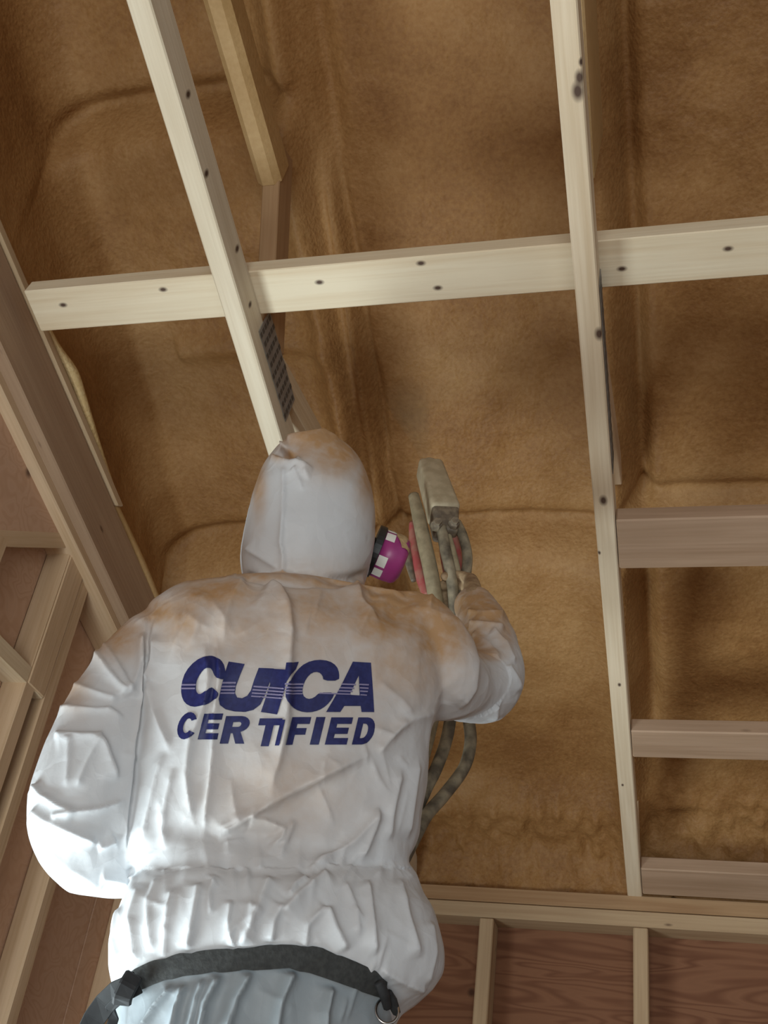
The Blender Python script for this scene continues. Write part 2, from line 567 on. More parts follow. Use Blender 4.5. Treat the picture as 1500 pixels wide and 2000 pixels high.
def gusset(root, x, yc, h0, length, wid, rows, cols):
    """nail-plate: sheet of steel on the right-hand face with rows of punched teeth slots"""
    ctr = CP(x+0.0195, yc, h0+wid/2)
    m, L = box_frame(ctr, ctr + Vector((0, TC, -TS)), (1, 0, 0))
    bm = bmesh.new()
    hx, hy, t = length/2, wid/2, 0.0012
    vs = [bm.verts.new((sx*hx, sy*hy, sz*t)) for sx in (-1, 1) for sy in (-1, 1) for sz in (0, 1)]
    for f in ((0, 1, 3, 2), (4, 6, 7, 5), (0, 4, 5, 1), (2, 3, 7, 6), (0, 2, 6, 4), (1, 5, 7, 3)):
        bm.faces.new([vs[i] for i in f])
    bmesh.ops.recalc_face_normals(bm, faces=bm.faces)
    pl = tag(bm_obj('gusset_plate', bm, M_steel, root, mw=m), 'grey galvanized steel joint plate')
    bm = bmesh.new()
    for i in range(cols):
        for j in range(rows):
            cx = -hx + length*(i+0.5)/cols
            cy = -hy + wid*(j+0.5+(0.25 if i % 2 else -0.25)*0.9)/rows
            a, b_ = length/cols*0.22, wid/rows*0.36
            q = [bm.verts.new((cx+sx*a, cy+sy*b_, t+0.0004)) for sx, sy in ((-1, -1), (1, -1), (1, 1), (-1, 1))]
            bm.faces.new(q)
    sl = bm_obj('tooth_slots', bm, M_steel_dark, pl, mw=m)
    sl['kind'] = 'stuff'
    return pl


M_steel = plain('galvanized_steel', (0.22, 0.205, 0.19), 0.5, 0.25, noise=(0.28, 0.265, 0.25), scale=40)
M_steel_dark = plain('plate_slots', (0.085, 0.07, 0.058), 0.7)
gusset(left, xl, 1.455, 0.040, 0.205, 0.076, 5, 9)
gusset(right, xr, 1.50, 0.020, 0.40, 0.055, 4, 18)

# gable truss against the left wall
gt = empty('roof_truss', CP(-1.252, 3.05, 0), 'end roof truss along the left wall, deep brown chord face with bright foam bead', 'roof truss')
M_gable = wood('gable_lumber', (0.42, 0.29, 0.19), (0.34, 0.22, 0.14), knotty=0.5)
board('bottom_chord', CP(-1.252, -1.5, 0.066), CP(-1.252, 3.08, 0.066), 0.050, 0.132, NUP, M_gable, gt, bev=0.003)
M_edge = wood('edge_strip', (0.56, 0.42, 0.27), (0.45, 0.31, 0.18), knotty=0.0)
board('edge_strip', CP(-1.237, -1.5, 0.144), CP(-1.237, 1.83, 0.144), 0.034, 0.022, NUP, M_edge, gt, bev=0.003, cut1=0.9)
board('plate_strip', CP(-1.296, -1.5, -0.006), CP(-1.296, 2.9, -0.006), 0.084, 0.030, NUP, M_pine2, gt, bev=0.003)
bd = tube_bm([CP(-1.232, 1.28, 0.158), CP(-1.229, 1.42, 0.166), CP(-1.226, 1.50, 0.178), CP(-1.228, 1.58, 0.172), CP(-1.231, 1.70, 0.162), CP(-1.235, 1.84, 0.156)], [0.006, 0.010, 0.016, 0.014, 0.010, 0.006], seg=10)
tag(bm_obj('foam_bead', bd, M_foam_light, gt, True), 'cream bead of fresh foam')
bd = tube_bm([CP(-1.240, 1.82, 0.145), CP(-1.236, 2.0, 0.145), CP(-1.236, 2.2, 0.14), CP(-1.24, 2.5, 0.14)], [0.012, 0.014, 0.013, 0.010], seg=10)
bm_obj('foam_bead', bd, M_foam_wood, gt, True)

# strongback: a board laid flat over the bottom chords
KS = []
for (px, py) in ((320, 570), (625, 556), (823, 519), (856, 567), (1422, 491), (1215, 530), (125, 600)):
    v = ray(px, py); t = (D0+CH)/np.dot(v, (0, TS, TC)); KS.append(v*t)
SB0 = CP(-1.184, 1.2985, CH+0.019); SB1 = CP(0.72, 1.2985, CH+0.019)
kn = [(p[0]-SB0[0], (p[1]-SB0[1])/TC, -0.019, 0.008) for p in KS]
M_sb = wood('pine_strongback', (0.76, 0.66, 0.49), (0.66, 0.53, 0.36), knots=kn, knotty=0.15)
sb = board('strongback_board', SB0, SB1, 0.089, 0.038, NUP, M_sb, None, bev=0.002)
tag(sb, 'long pale pine board with dark knots laid across the truss chords above the hood', 'board')

# blocking between the two right-hand trusses
B = [(1.790, 1.915, 'wide flat blocking board right of the long chord, uppermost of the three'),
     (2.405, 2.498, 'narrow blocking board right of the long chord, middle of the three'),
     (2.945, 3.062, 'wide blocking board right of the long chord, just above the wall plate')]
M_blk = wood('blocking_lumber', (0.46, 0.315, 0.215), (0.36, 0.235, 0.15), knotty=0.7)  # colour lowered to stand in for weaker light in the lower right bay
for a, b, lab in B:
    y = (a+b)/2
    o = board('blocking_board', CP(-0.1055, y, 0.020), CP(0.464, y, 0.020), (b-a)/TC, 0.038, NUP, M_blk, None, bev=0.003)
    tag(o, lab, 'board', 'blocking boards of the right bay')

# ------------------------------------------------------------------ roof: foam over the deck
xs_v = np.linspace(0, 1, 22)                   # rising part on the gable side
xs_h = np.concatenate([np.arange(-1.285, 0.56, 0.0085), np.linspace(0.57, 2.9, 24)])
ys = np.concatenate([np.linspace(-1.5, 0.6, 36), np.arange(0.612, 2.965, 0.0085)])
end_t = np.linspace(0, 1, 26)[1:]
J = len(ys)+len(end_t)
I = len(xs_v)+len(xs_h)
tanD = math.tan(DECK)


def gauss(x, s): return np.exp(-(x/s)**2)


def foam_drop(X, Y):
    """how far the foam hangs below the plane of the deck"""
    d = np.zeros_like(X)
    for tx in (TRX['right'], TRX['left'], TRX['far_right']):
        d += 0.050*gauss(X-tx, 0.030) + 0.020*gauss(X-tx, 0.075)
    d += 0.09*np.exp(-(X+1.285)/0.05)*(X > -1.3)
    lb = sstep(-0.70, -0.78, X); rb = sstep(-0.15, -0.10, X); mb = (1-lb)*(1-rb)
    def saw(y0, wdt, amp, fade):
        return amp*sstep(y0, y0+wdt, Y)*(1-sstep(y0+wdt, y0+wdt+fade, Y)) - 0.55*amp*gauss(Y-y0, 0.028)  # second term: groove added uphill of the ledge so its crease shades dark
    d += lb*saw(1.262+0.012*vn1(X), 0.030, 0.075, 0.65)
    d += lb*saw(2.215, 0.040, 0.070, 0.7)
    d -= 0.045*gauss(X-TRX['right']-0.062, 0.020)*(1-sstep(2.6, 2.9, Y)) + 0.030*gauss(X-TRX['left']-0.085, 0.024)*(1-sstep(1.3, 1.5, Y))  # channels beside the trusses, shaped to give dark shade bands on the foam
    d += lb*0.020*gauss(Y-1.74, 0.03)*(X > -1.12)
    d += mb*saw(2.205+0.010*vn1(X*1.3+4), 0.024, 0.070, 0.9)
    d += rb*saw(2.15, 0.05, 0.055, 0.6)
    d += mb*0.055*gauss(Y-2.975, 0.075) + (1-mb)*0.015*gauss(Y-2.975, 0.06)
    run = sstep(1.35, 1.5, Y)*(1-sstep(2.2, 2.5, Y))
    d += run*(0.030*gauss(X+0.690, 0.012) - 0.022*gauss(X+0.655+0.012*vn1(Y*0.7), 0.008))
    return d


def vn1(x):
    return vnoise(np.stack([x*9, x*0+3.3, x*0], -1).reshape(-1, 3)).reshape(x.shape)


XX = np.zeros((J, I)); YY = np.zeros((J, I)); ZZ = np.zeros((J, I))
for j in range(J):
    if j < len(ys):
        y = ys[j]; e = 0.0
    else:
        y = ys[-1]; e = end_t[j-len(ys)]
    Xh = xs_h; Yh = np.full_like(Xh, y)
    zd = EYE + 1.15 + (3.0-y)*tanD - foam_drop(Xh, Yh)
    if e > 0:                                  # roll down on to the wall plate
        a = e*math.pi/2
        zb_ = PLATE_TOP+0.001
        Yh = y + 0.135*np.sin(a) + 0*Xh
        zd = zb_ + (zd-zb_)*(math.cos(a)*0.75+0.25*(1-e))
    XX[j, len(xs_v):] = Xh; YY[j, len(xs_v):] = Yh; ZZ[j, len(xs_v):] = zd
    zlow = CP(0, y, 0.150)[2]
    XX[j, :len(xs_v)] = -1.243 - 0.042*xs_v**0.6
    YY[j, :len(xs_v)] = Yh[0]
    ztop = zd[0]
    ZZ[j, :len(xs_v)] = zlow + (ztop-zlow)*xs_v if e == 0 else np.minimum(zlow, ztop) + (ztop-np.minimum(zlow, ztop))*xs_v
V = np.stack([XX, YY, ZZ], -1).reshape(-1, 3)
nrm_y, nrm_z = -math.sin(DECK), -math.cos(DECK)
disp = 0.010*fbm(V*6.0, 3, 5) + 0.0035*fbm(V*38.0, 2, 9)
lump = sstep(2.86, 2.99, V[:, 1])
disp += lump*(0.022*fbm(V*np.array([40.0, 22.0, 22.0]), 3, 21) + 0.008)
fade = np.ones((J, I)); fade[:, :2] = 0.2
disp *= fade.reshape(-1)
V[:, 1] += nrm_y*disp; V[:, 2] += nrm_z*disp
V[:, 0] += 0.006*fbm(V*14.0, 2, 33)*(np.arange(len(V)) % I < len(xs_v))
G3 = V.reshape(J, I, 3)
kc = len(xs_v)
for _ in range(30):                            # round the corner at the end wall
    G3[:, kc-8:kc+8] = 0.5*G3[:, kc-8:kc+8] + 0.25*(G3[:, kc-9:kc+7] + G3[:, kc-7:kc+9])
V = G3.reshape(-1, 3)
jj, ii = np.meshgrid(np.arange(J-1), np.arange(I-1), indexing='ij')
a = (jj*I+ii).reshape(-1)
F = np.stack([a, a+1, a+I+1, a+I], -1)
ce = empty('ceiling', (0, 1.5, deck_z(1.5)), kind='structure')
me = bpy.data.meshes.new('foam_layer')
me.from_pydata(V.tolist(), [], F.tolist())
me.polygons.foreach_set('use_smooth', [True]*len(me.polygons))
link('foam_layer', me, M_foam, ce)
bm = bmesh.new()                               # roof sheathing over it, and the rear slope
for (ya, za, yb, zb2) in ((3.35, deck_z(3.35)+0.09, -1.6, deck_z(-1.6)+0.09), (-1.6, deck_z(-1.6)+0.09, -6.0, deck_z(-1.6)+0.09-4.4*tanD)):
    for t in (0,):
        q = [bm.verts.new(p) for p in ((-1.46, ya, za), (2.95, ya, za), (2.95, yb, zb2), (-1.46, yb, zb2))]
        q2 = [bm.verts.new((v.co.x, v.co.y, v.co.z+0.015)) for v in q]
        bm.faces.new(q); bm.faces.new(q2[::-1])
        for k in range(4):
            bm.faces.new((q[k], q2[k], q2[(k+1) % 4], q[(k+1) % 4]))
bmesh.ops.recalc_face_normals(bm, faces=bm.faces)
bm_obj('roof_sheathing', bm, M_ply2, ce)
# ------------------------------------------------------------------ the worker
AZ = math.radians(22.5)
AV = np.array([-math.sin(AZ), math.cos(AZ), 0.0])      # away from the camera, the way the worker faces
RV = np.array([math.cos(AZ), math.sin(AZ), 0.0])       # the worker's right
DIST = 1.48


def PX(px, py, w=0.0):
    """point at picture position on the upright plane through the worker's body, w metres further away"""
    v = ray(px, py)
    p = v*((DIST+w)/np.dot(v, AV))
    return Vector((p[0], p[1], p[2]+EYE))


def frame_uw(p):
    q = np.array([p[0], p[1], 0.0])
    return float(np.dot(q, RV)), float(np.dot(q, AV)) - DIST, p[2]


def prof(pts):
    """silhouette polyline in picture positions -> sorted (z, u) on the body plane"""
    r = []
    for p in pts:
        u, w, z = frame_uw(PX(*p))
        r.append((z, u))
    r.sort()
    return np.array(r)


def loft(bm, zs, left, right, depth, cw, expo=2.3, seg=40):
    """rings at heights zs; widths from silhouettes; depth(z) half depth, cw(z) centre offset"""
    rings = []
    for z in zs:
        ul = np.interp(z, left[:, 0], left[:, 1]); ur = np.interp(z, right[:, 0], right[:, 1])
        c, a, b, w0 = (ul+ur)/2, max((ur-ul)/2, 0.01), depth(z), cw(z)
        ring = []
        for k in range(seg):
            t = 2*math.pi*k/seg
            cx, sx = math.cos(t), math.sin(t)
            x = math.copysign(abs(cx)**(2/expo), cx)*a
            y = math.copysign(abs(sx)**(2/expo), sx)*b
            p = RV*(c+x) + AV*(DIST+w0+y)
            ring.append(bm.verts.new((p[0], p[1], z)))
        rings.append(ring)
    for r0, r1 in zip(rings, rings[1:]):
        for k in range(seg):
            bm.faces.new((r0[k], r0[(k+1) % seg], r1[(k+1) % seg], r1[k]))
    bm.faces.new(rings[0][::-1]); bm.faces.new(rings[-1])


def interp(tab):
    t = np.array(sorted(tab))
    return lambda z: float(np.interp(z, t[:, 0], t[:, 1]))


def zat(px, py, w=0.0): return PX(px, py, w)[2]


def capsule_chain(bm, pts):
    """pts: (Vector, radius); closed tube with rounded ends"""
    P = [p for p, r in pts]; Rr = [r for p, r in pts]
    d0 = (P[0]-P[1]).normalized(); d1 = (P[-1]-P[-2]).normalized()
    P = [P[0]+d0*Rr[0]*0.85, P[0]+d0*Rr[0]*0.5] + P + [P[-1]+d1*Rr[-1]*0.5, P[-1]+d1*Rr[-1]*0.85]
    Rr = [Rr[0]*0.35, Rr[0]*0.82] + Rr + [Rr[-1]*0.82, Rr[-1]*0.35]
    tube_bm(P, Rr, seg=20, bm=bm)


def remesh(bm, vox, smooth_it=4, sub=0):
    me = bpy.data.meshes.new('tmp')
    bmesh.ops.recalc_face_normals(bm, faces=bm.faces)
    bm.to_mesh(me); bm.free()
    o = bpy.data.objects.new('tmp', me); COL.objects.link(o)
    m = o.modifiers.new('r', 'REMESH'); m.mode = 'VOXEL'; m.voxel_size = vox
    if smooth_it:
        s = o.modifiers.new('s', 'SMOOTH'); s.factor = 0.5; s.iterations = smooth_it
    if sub:
        q = o.modifiers.new('d', 'SUBSURF'); q.levels = sub; q.render_levels = sub
    dg = bpy.context.evaluated_depsgraph_get()
    out = bpy.data.meshes.new_from_object(o.evaluated_get(dg))
    bpy.data.objects.remove(o); bpy.data.meshes.remove(me)
    return out


HEAD_Z = zat(608, 835)
STAND = HEAD_Z - 1.80                       # the staging he stands on

bm = bmesh.new()
# torso of the coverall, neck to belt and on to the hips
tl = prof([(486, 1128), (440, 1138), (390, 1150), (330, 1165), (292, 1190), (282, 1230), (270, 1320), (258, 1420), (238, 1510), (231, 1640), (246, 1675), (268, 1697), (252, 1730), (232, 1775), (214, 1830), (214, 1880), (228, 1930), (238, 2000), (245, 2080)])
tr = prof([(708, 1126), (770, 1138), (842, 1144), (866, 1166), (880, 1230), (868, 1330), (850, 1400), (836, 1435), (828, 1490), (826, 1560), (816, 1640), (800, 1682), (815, 1722), (842, 1790), (858, 1865), (857, 1905), (832, 1948), (768, 1994), (756, 2060), (752, 2120)])
Z = lambda y: zat(540, y)
dep = interp([(Z(1128), 0.055), (Z(1145), 0.085), (Z(1180), 0.108), (Z(1260), 0.128), (Z(1400), 0.132), (Z(1560), 0.122), (Z(1695), 0.106), (Z(1760), 0.128), (Z(1830), 0.138), (Z(1880), 0.136), (Z(1930), 0.122), (Z(2050), 0.118), (Z(2120), 0.125)])
cen = interp([(Z(1128), 0.035), (Z(1180), 0.018), (Z(1300), 0.0), (Z(1500), 0.0), (Z(1700), 0.01), (Z(1850), 0.0), (Z(2050), 0.0)])
ztop, zbot = Z(1120), Z(2120)
loft(bm, np.linspace(ztop, zbot, 60), tl, tr, dep, cen, 2.35)
# hood with the head in it
hl = prof([(498, 1150), (492, 1132), (486, 1112), (477, 1082), (475, 1050), (481, 1010), (493, 950), (510, 902), (535, 868), (560, 846), (590, 835)])
hr = prof([(708, 1150), (712, 1130), (717, 1110), (730, 1080), (737, 1045), (738, 1000), (731, 955), (714, 905), (690, 868), (655, 846), (622, 835)])
hdep = interp([(zat(610, 1150), 0.070), (zat(610, 1115), 0.086), (zat(610, 1060), 0.105), (zat(610, 980), 0.118), (zat(610, 905), 0.100), (zat(610, 865), 0.072), (zat(610, 838), 0.030)])
hcen = interp([(zat(610, 1150), 0.035), (zat(610, 1060), 0.035), (zat(610, 840), 0.040)])
loft(bm, np.linspace(zat(610, 1150), zat(610, 838), 26), hl, hr, hdep, hcen, 2.15)
# left arm hangs with the elbow out, forearm forward across the belly
capsule_chain(bm, [(PX(318, 1262, 0.0), 0.058), (PX(285, 1300, 0.0), 0.060), (PX(228, 1382, -0.01), 0.062), (PX(192, 1478, -0.015), 0.069), (PX(168, 1565, -0.01), 0.072), (PX(178, 1628, 0.015), 0.071), (PX(236, 1655, 0.07), 0.063), (PX(300, 1652, 0.14), 0.052), (PX(352, 1640, 0.205), 0.043)])
# right arm: upper arm out and back, elbow bent sharply, forearm up to the gun
capsule_chain(bm, [(PX(800, 1240, 0.0), 0.068), (PX(836, 1272, -0.005), 0.064), (PX(858, 1322, 0.0), 0.058), (PX(900, 1340, 0.06), 0.054), (PX(945, 1338, 0.11), 0.055), (PX(957, 1305, 0.14), 0.053), (PX(950, 1250, 0.175), 0.047), (PX(938, 1205, 0.21), 0.038), (PX(926, 1183, 0.235), 0.033)])
# legs down to the boots
for sgn, ctr in ((-1, 395), (1, 610)):
    hip = PX(ctr, 2040, 0.0)
    foot = Vector((hip.x, hip.y, STAND+0.10)) + Vector(RV*0.05*sgn)
    kn = hip.lerp(foot, 0.5) + Vector(AV*0.03)
    capsule_chain(bm, [(hip + Vector((0, 0, -0.02)), 0.098), (hip.lerp(kn, 0.5), 0.090), (kn, 0.076), (kn.lerp(foot, 0.5), 0.072), (foot, 0.064)])
me = remesh(bm, 0.0052, 5, 1)
n = len(me.vertices)
co = np.empty(n*3); me.vertices.foreach_get('co', co); co = co.reshape(-1, 3)
no = np.empty(n*3); me.vertices.foreach_get('normal', no); no = no.reshape(-1, 3)


def to_px(c):
    r = c - np.array([0, 0, EYE])
    z = r@FZ
    return 750 + FPX*(r@RX)/z, 1000 - FPX*(r@UY)/z


px, py = to_px(co)
view = -co.copy(); view[:, 2] += EYE
view /= np.linalg.norm(view, axis=1)[:, None]
facing = (no*view).sum(1)
back = sstep(-0.05, 0.35, facing)
uu = co@RV; ww = co@AV - DIST
arm_far = ww > 0.06


def seg_dist(pts):
    """distance (px), signed side and 0..1 run along a polyline, for every vertex"""
    pts = np.array(pts, float)
    L = np.r_[0, np.cumsum(np.linalg.norm(np.diff(pts, axis=0), axis=1))]
    best = np.full(n, 1e9); side = np.zeros(n); run = np.zeros(n)
    for k in range(len(pts)-1):
        a, b = pts[k], pts[k+1]
        d = b-a; l = np.linalg.norm(d); d = d/l
        t = np.clip((px-a[0])*d[0] + (py-a[1])*d[1], 0, l)
        dx, dy = px-a[0]-t*d[0], py-a[1]-t*d[1]
        q = np.hypot(dx, dy)
        m = q < best
        best[m] = q[m]
        side[m] = (dx*d[1]-dy*d[0])[m]
        run[m] = ((L[k]+t)/L[-1])[m]
    return best, side, run


disp = np.zeros(n)


def fold(pts, amp, w1, w2=None, ends=(0.15, 0.15), far=None):
    """a crease: sharp crest of height amp (m), falling off over w1 px on one side and w2 on the other"""
    global disp
    w2 = w2 or w1
    d, s, t = seg_dist(pts)
    w = np.where(s > 0, w1, w2)
    tp_ = np.clip(t/max(ends[0], 1e-3), 0, 1)*np.clip((1-t)/max(ends[1], 1e-3), 0, 1)
    k = np.exp(-np.sqrt((d/w)**2+0.02)*1.35)
    m = back*tp_
    if far is not None:
        m = m*(arm_far if far else ~arm_far)
    disp += 1.3*amp*k*m


mm = 0.001
# --- back of the jacket (wider side listed first)
fold([(520, 1140), (545, 1158), (562, 1190), (570, 1240), (566, 1300), (560, 1420), (545, 1490), (522, 1560)], 13*mm, 10, 34, (0.03, 0.25))
fold([(475, 1140), (452, 1180), (440, 1230), (436, 1270)], 8*mm, 14, 22, (0.05, 0.3))
fold([(405, 1160), (380, 1210), (350, 1260), (320, 1320)], 8*mm, 16, 24, (0.1, 0.4))
fold([(404, 1260), (412, 1330), (402, 1390), (378, 1440), (368, 1510), (376, 1570), (384, 1620)], 8*mm, 7, 16, (0.1, 0.15))
fold([(424, 1250), (432, 1320), (420, 1400), (416, 1480), (408, 1560), (398, 1645)], 8*mm, 14, 7, (0.15, 0.1))
fold([(325, 1470), (310, 1520), (297, 1580), (283, 1650)], 7*mm, 7, 16)
fold([(345, 1500), (330, 1560), (322, 1620), (326, 1660)], 6*mm, 8, 12)
fold([(290, 1210), (281, 1260), (278, 1300), (292, 1325), (306, 1295), (311, 1240)], 6*mm, 6, 12, (0.05, 0.1))
fold([(296, 1330), (306, 1390), (330, 1450), (336, 1475)], 6*mm, 8, 14)
fold([(282, 1300), (268, 1400), (250, 1490), (240, 1600), (246, 1660)], 9*mm, 12, 22, (0.1, 0.1))
fold([(422, 1648), (455, 1622), (490, 1596), (550, 1560), (605, 1533), (650, 1510), (690, 1490), (722, 1472)], 14*mm, 46, 9, (0.08, 0.2))
fold([(488, 1597), (520, 1604), (555, 1620), (548, 1645), (522, 1672)], 9*mm, 9, 16, (0.05, 0.25))
fold([(575, 1600), (560, 1640), (545, 1680)], 6*mm, 9, 12)
fold([(735, 1580), (690, 1640), (640, 1680), (600, 1700)], 9*mm, 24, 10, (0.1, 0.15))
fold([(735, 1570), (718, 1640), (700, 1690)], 7*mm, 8, 16)
fold([(780, 1500), (762, 1570), (748, 1650)], 7*mm, 8, 20)
fold([(812, 1480), (800, 1560), (790, 1640)], 7*mm, 9, 20)
fold([(720, 1420), (760, 1440), (800, 1405), (850, 1390)], 6*mm, 12, 14)
fold([(790, 1405), (760, 1440), (735, 1475)], 6*mm, 8, 14)
fold([(735, 1330), (780, 1370), (800, 1400)], 5*mm, 14, 14)
fold([(697, 1136), (706, 1168), (722, 1195), (740, 1218)], 11*mm, 12, 20, (0.03, 0.25))
fold([(860, 1146), (846, 1160), (838, 1176), (836, 1200)], 7*mm, 8, 12, (0.1, 0.3))
d, s, t = seg_dist([(735, 1165), (770, 1185)])
disp -= 0.016*np.exp(-(d/34)**2)*back*(~arm_far)
# creases of the elastic at hood and waist
d, s, t = seg_dist([(486, 1128), (540, 1138), (600, 1139), (660, 1134), (714, 1126)])
neck = np.exp(-(d/9)**2)
disp -= 0.012*neck*back
d, s, t = seg_dist([(262, 1697), (330, 1688), (410, 1690), (500, 1702), (620, 1706), (720, 1690), (806, 1684)])
waist = np.exp(-(d/15)**2)
disp -= 0.005*waist
ang = np.arctan2(uu-uu.mean(), -ww)
wd = np.minimum(d, 120)
# gathers that fan out above and below the waist elastic
pv = np.stack([px/26.0 + 0.35*(py-1695)/60.0*np.sin(px/90.0), np.sign(py-1695)*1.7 + py/190.0, ww*9], -1)
g = 1-np.abs(vnoise(pv, 3))*2
disp += 0.0036*g*np.exp(-wd/34)*back*(~arm_far)*(px > 225)
for pts, a, w1, w2 in (
        ([(395, 1728), (384, 1780), (368, 1860)], 10, 9, 20), ([(452, 1760), (447, 1805), (460, 1850)], 7, 7, 10), ([(528, 1712), (505, 1770), (470, 1850)], 9, 22, 10),
        ([(552, 1772), (536, 1800), (530, 1840)], 8, 8, 16), ([(636, 1774), (655, 1815), (678, 1855)], 9, 9, 20), ([(636, 1774), (600, 1810), (596, 1850)], 7, 9, 12),
        ([(715, 1722), (722, 1790), (730, 1865)], 8, 8, 18), ([(640, 1706), (588, 1750), (550, 1790)], 10, 18, 12), ([(282, 1730), (262, 1790), (270, 1880)], 8, 10, 20),
        ([(310, 1710), (292, 1770), (300, 1860)], 6, 10, 14), ([(340, 1735), (330, 1800), (322, 1880)], 6, 8, 12), ([(775, 1720), (790, 1790), (812, 1870)], 6, 10, 16),
        ([(600, 1715), (575, 1735), (560, 1760)], 7, 8, 12), ([(425, 1715), (410, 1750), (415, 1790)], 6, 8, 12), ([(670, 1725), (690, 1770), (700, 1830)], 5, 8, 14),
        ([(236, 1770), (228, 1830), (244, 1900)], 6, 8, 14), ([(740, 1890), (790, 1915), (830, 1930)], 7, 12, 16), ([(835, 1800), (842, 1860), (828, 1920)], 5, 8, 16),
        # below the belt
        ([(345, 1925), (310, 1965), (270, 2030)], 12, 8, 14), ([(365, 1922), (350, 1970), (335, 2040)], 13, 7, 12), ([(432, 1905), (405, 1960), (392, 2040)], 15, 8, 14),
        ([(492, 1900), (462, 1955), (440, 2040)], 14, 7, 14), ([(575, 1896), (548, 1960), (535, 2040)], 15, 8, 18), ([(645, 1925), (632, 1980), (630, 2040)], 12, 8, 14), ([(400, 1912), (385, 1960), (368, 2040)], 11, 7, 10)):
    fold(pts, a*mm, w1, w2, (0.1, 0.12), False)
# --- hood
fold([(557, 915), (554, 1000), (549, 1060), (554, 1085), (553, 1128)], 5*mm, 4, 7, (0.04, 0.04), False)
fold([(532, 888), (560, 905), (590, 912), (612, 918)], 13*mm, 6, 12, (0.1, 0.2), False)
fold([(548, 866), (566, 884), (592, 908)], 12*mm, 6, 10, (0.1, 0.2), False)
fold([(556, 862), (600, 858), (640, 848), (672, 850)], 12*mm, 8, 14, (0.1, 0.15), False)
fold([(575, 918), (585, 940), (592, 960)], 4*mm, 5, 8, (0.05, 0.4), False)
fold([(595, 920), (606, 938)], 3*mm, 5, 8, (0.05, 0.4), False)
fold([(478, 1068), (505, 1085), (535, 1105), (548, 1120)], 5*mm, 16, 8, (0.1, 0.2), False)
d, s, t = seg_dist([(545, 884), (572, 896)])
disp -= 0.017*np.exp(-(d/11)**2)*back*(~arm_far)
# --- left sleeve
for pts, a, w1, w2 in (
        ([(189, 1271), (212, 1310), (247, 1367)], 9, 8, 16), ([(206, 1255), (240, 1320), (252, 1362)], 7, 7, 12), ([(247, 1365), (268, 1310), (282, 1240)], 8, 10, 16),
        ([(112, 1384), (160, 1384), (216, 1388), (240, 1408)], 5, 5, 16), ([(110, 1437), (150, 1436), (196, 1437), (208, 1462), (226, 1530)], 8, 6, 22),
        ([(196, 1440), (170, 1490), (150, 1540)], 5, 10, 10), ([(74, 1532), (92, 1552), (122, 1572), (152, 1583)], 9, 5, 18), ([(106, 1590), (150, 1583), (190, 1578), (236, 1562)], 7, 5, 16),
        ([(73, 1578), (98, 1598), (135, 1616), (178, 1636), (192, 1650)], 9, 9, 20), ([(140, 1440), (136, 1500), (132, 1540)], 4, 5, 12), ([(140, 1335), (180, 1350), (230, 1370)], 5, 8, 14),
        ([(225, 1640), (205, 1650), (190, 1652)], 6, 9, 12), ([(196, 1706), (240, 1716), (268, 1712)], 6, 8, 14), ([(90, 1650), (140, 1690), (200, 1730)], 5, 14, 18)):
    fold(pts, a*mm, w1, w2, (0.06, 0.12))
# --- right sleeve
for pts, a, w1, w2 in (
        ([(960, 1235), (985, 1262), (1000, 1300)], 7, 6, 12), ([(985, 1320), (970, 1370), (960, 1408)], 7, 6, 14), ([(990, 1300), (1005, 1330), (1012, 1350)], 5, 6, 10),
        ([(915, 1196), (945, 1206), (984, 1203)], 9, 6, 9), ([(918, 1220), (950, 1228), (984, 1232)], 9, 6, 9), ([(925, 1240), (955, 1262), (975, 1290)], 5, 8, 12),
        ([(905, 1400), (945, 1395), (985, 1390)], 4, 8, 12)):
    fold(pts, a*mm, w1, w2, (0.08, 0.12), True)
fold([(915, 1200), (918, 1250), (922, 1295), (918, 1345), (895, 1382)], 8*mm, 7, 26, (0.05, 0.1), False)
fold([(795, 1180), (850, 1200), (905, 1225)], 5*mm, 14, 18, (0.15, 0.3), False)
# small crumples all over: random short creases and paper-like ridges
rs = np.random.RandomState(4)
for k in range(70):
    cx, cy = rs.uniform(240, 840), rs.uniform(1180, 1990)
    if 340 < cx < 740 and 1270 < cy < 1460: continue
    an = math.radians(rs.choice([90, 70, 110, 35, 150])+rs.uniform(-15, 15)); L = rs.uniform(16, 55)
    fold([(cx-math.cos(an)*L, cy-math.sin(an)*L), (cx+rs.uniform(-6, 6), cy+rs.uniform(-6, 6)), (cx+math.cos(an)*L, cy+math.sin(an)*L)], rs.uniform(1.2, 3.2)*mm, rs.uniform(4, 7), rs.uniform(7, 14), (0.3, 0.3), False)
r1 = 1-2*np.abs(fbm(co*np.array([11.0, 11.0, 6.0]), 2, 51))
r2 = 1-2*np.abs(fbm(co*np.array([24.0, 24.0, 15.0])+5, 2, 52))
hood_m = sstep(1140, 1120, py)*(px > 460)*(px < 760)*(~arm_far)
low = 1-0.75*hood_m
logo = gauss((px-540)/1.0, 190)*gauss(py-1370, 90)
disp += (0.0040*r1 + 0.0013*r2)*low*(1-0.6*logo)
co2 = co + no*disp[:, None]
me.vertices.foreach_set('co', co2.reshape(-1))
me.polygons.foreach_set('use_smooth', [True]*len(me.polygons))
me.update()

# overspray: tan foam mist that settled on hood, shoulders and the raised arm
st = np.zeros(n)


def blot(x, y, rx, ry, s, far=None):
    global st
    v = s*np.exp(-(((px-x)/rx)**2+((py-y)/ry)**2))
    if far is not None: v = v*(arm_far if far else ~arm_far)
    st = np.maximum(st, v)


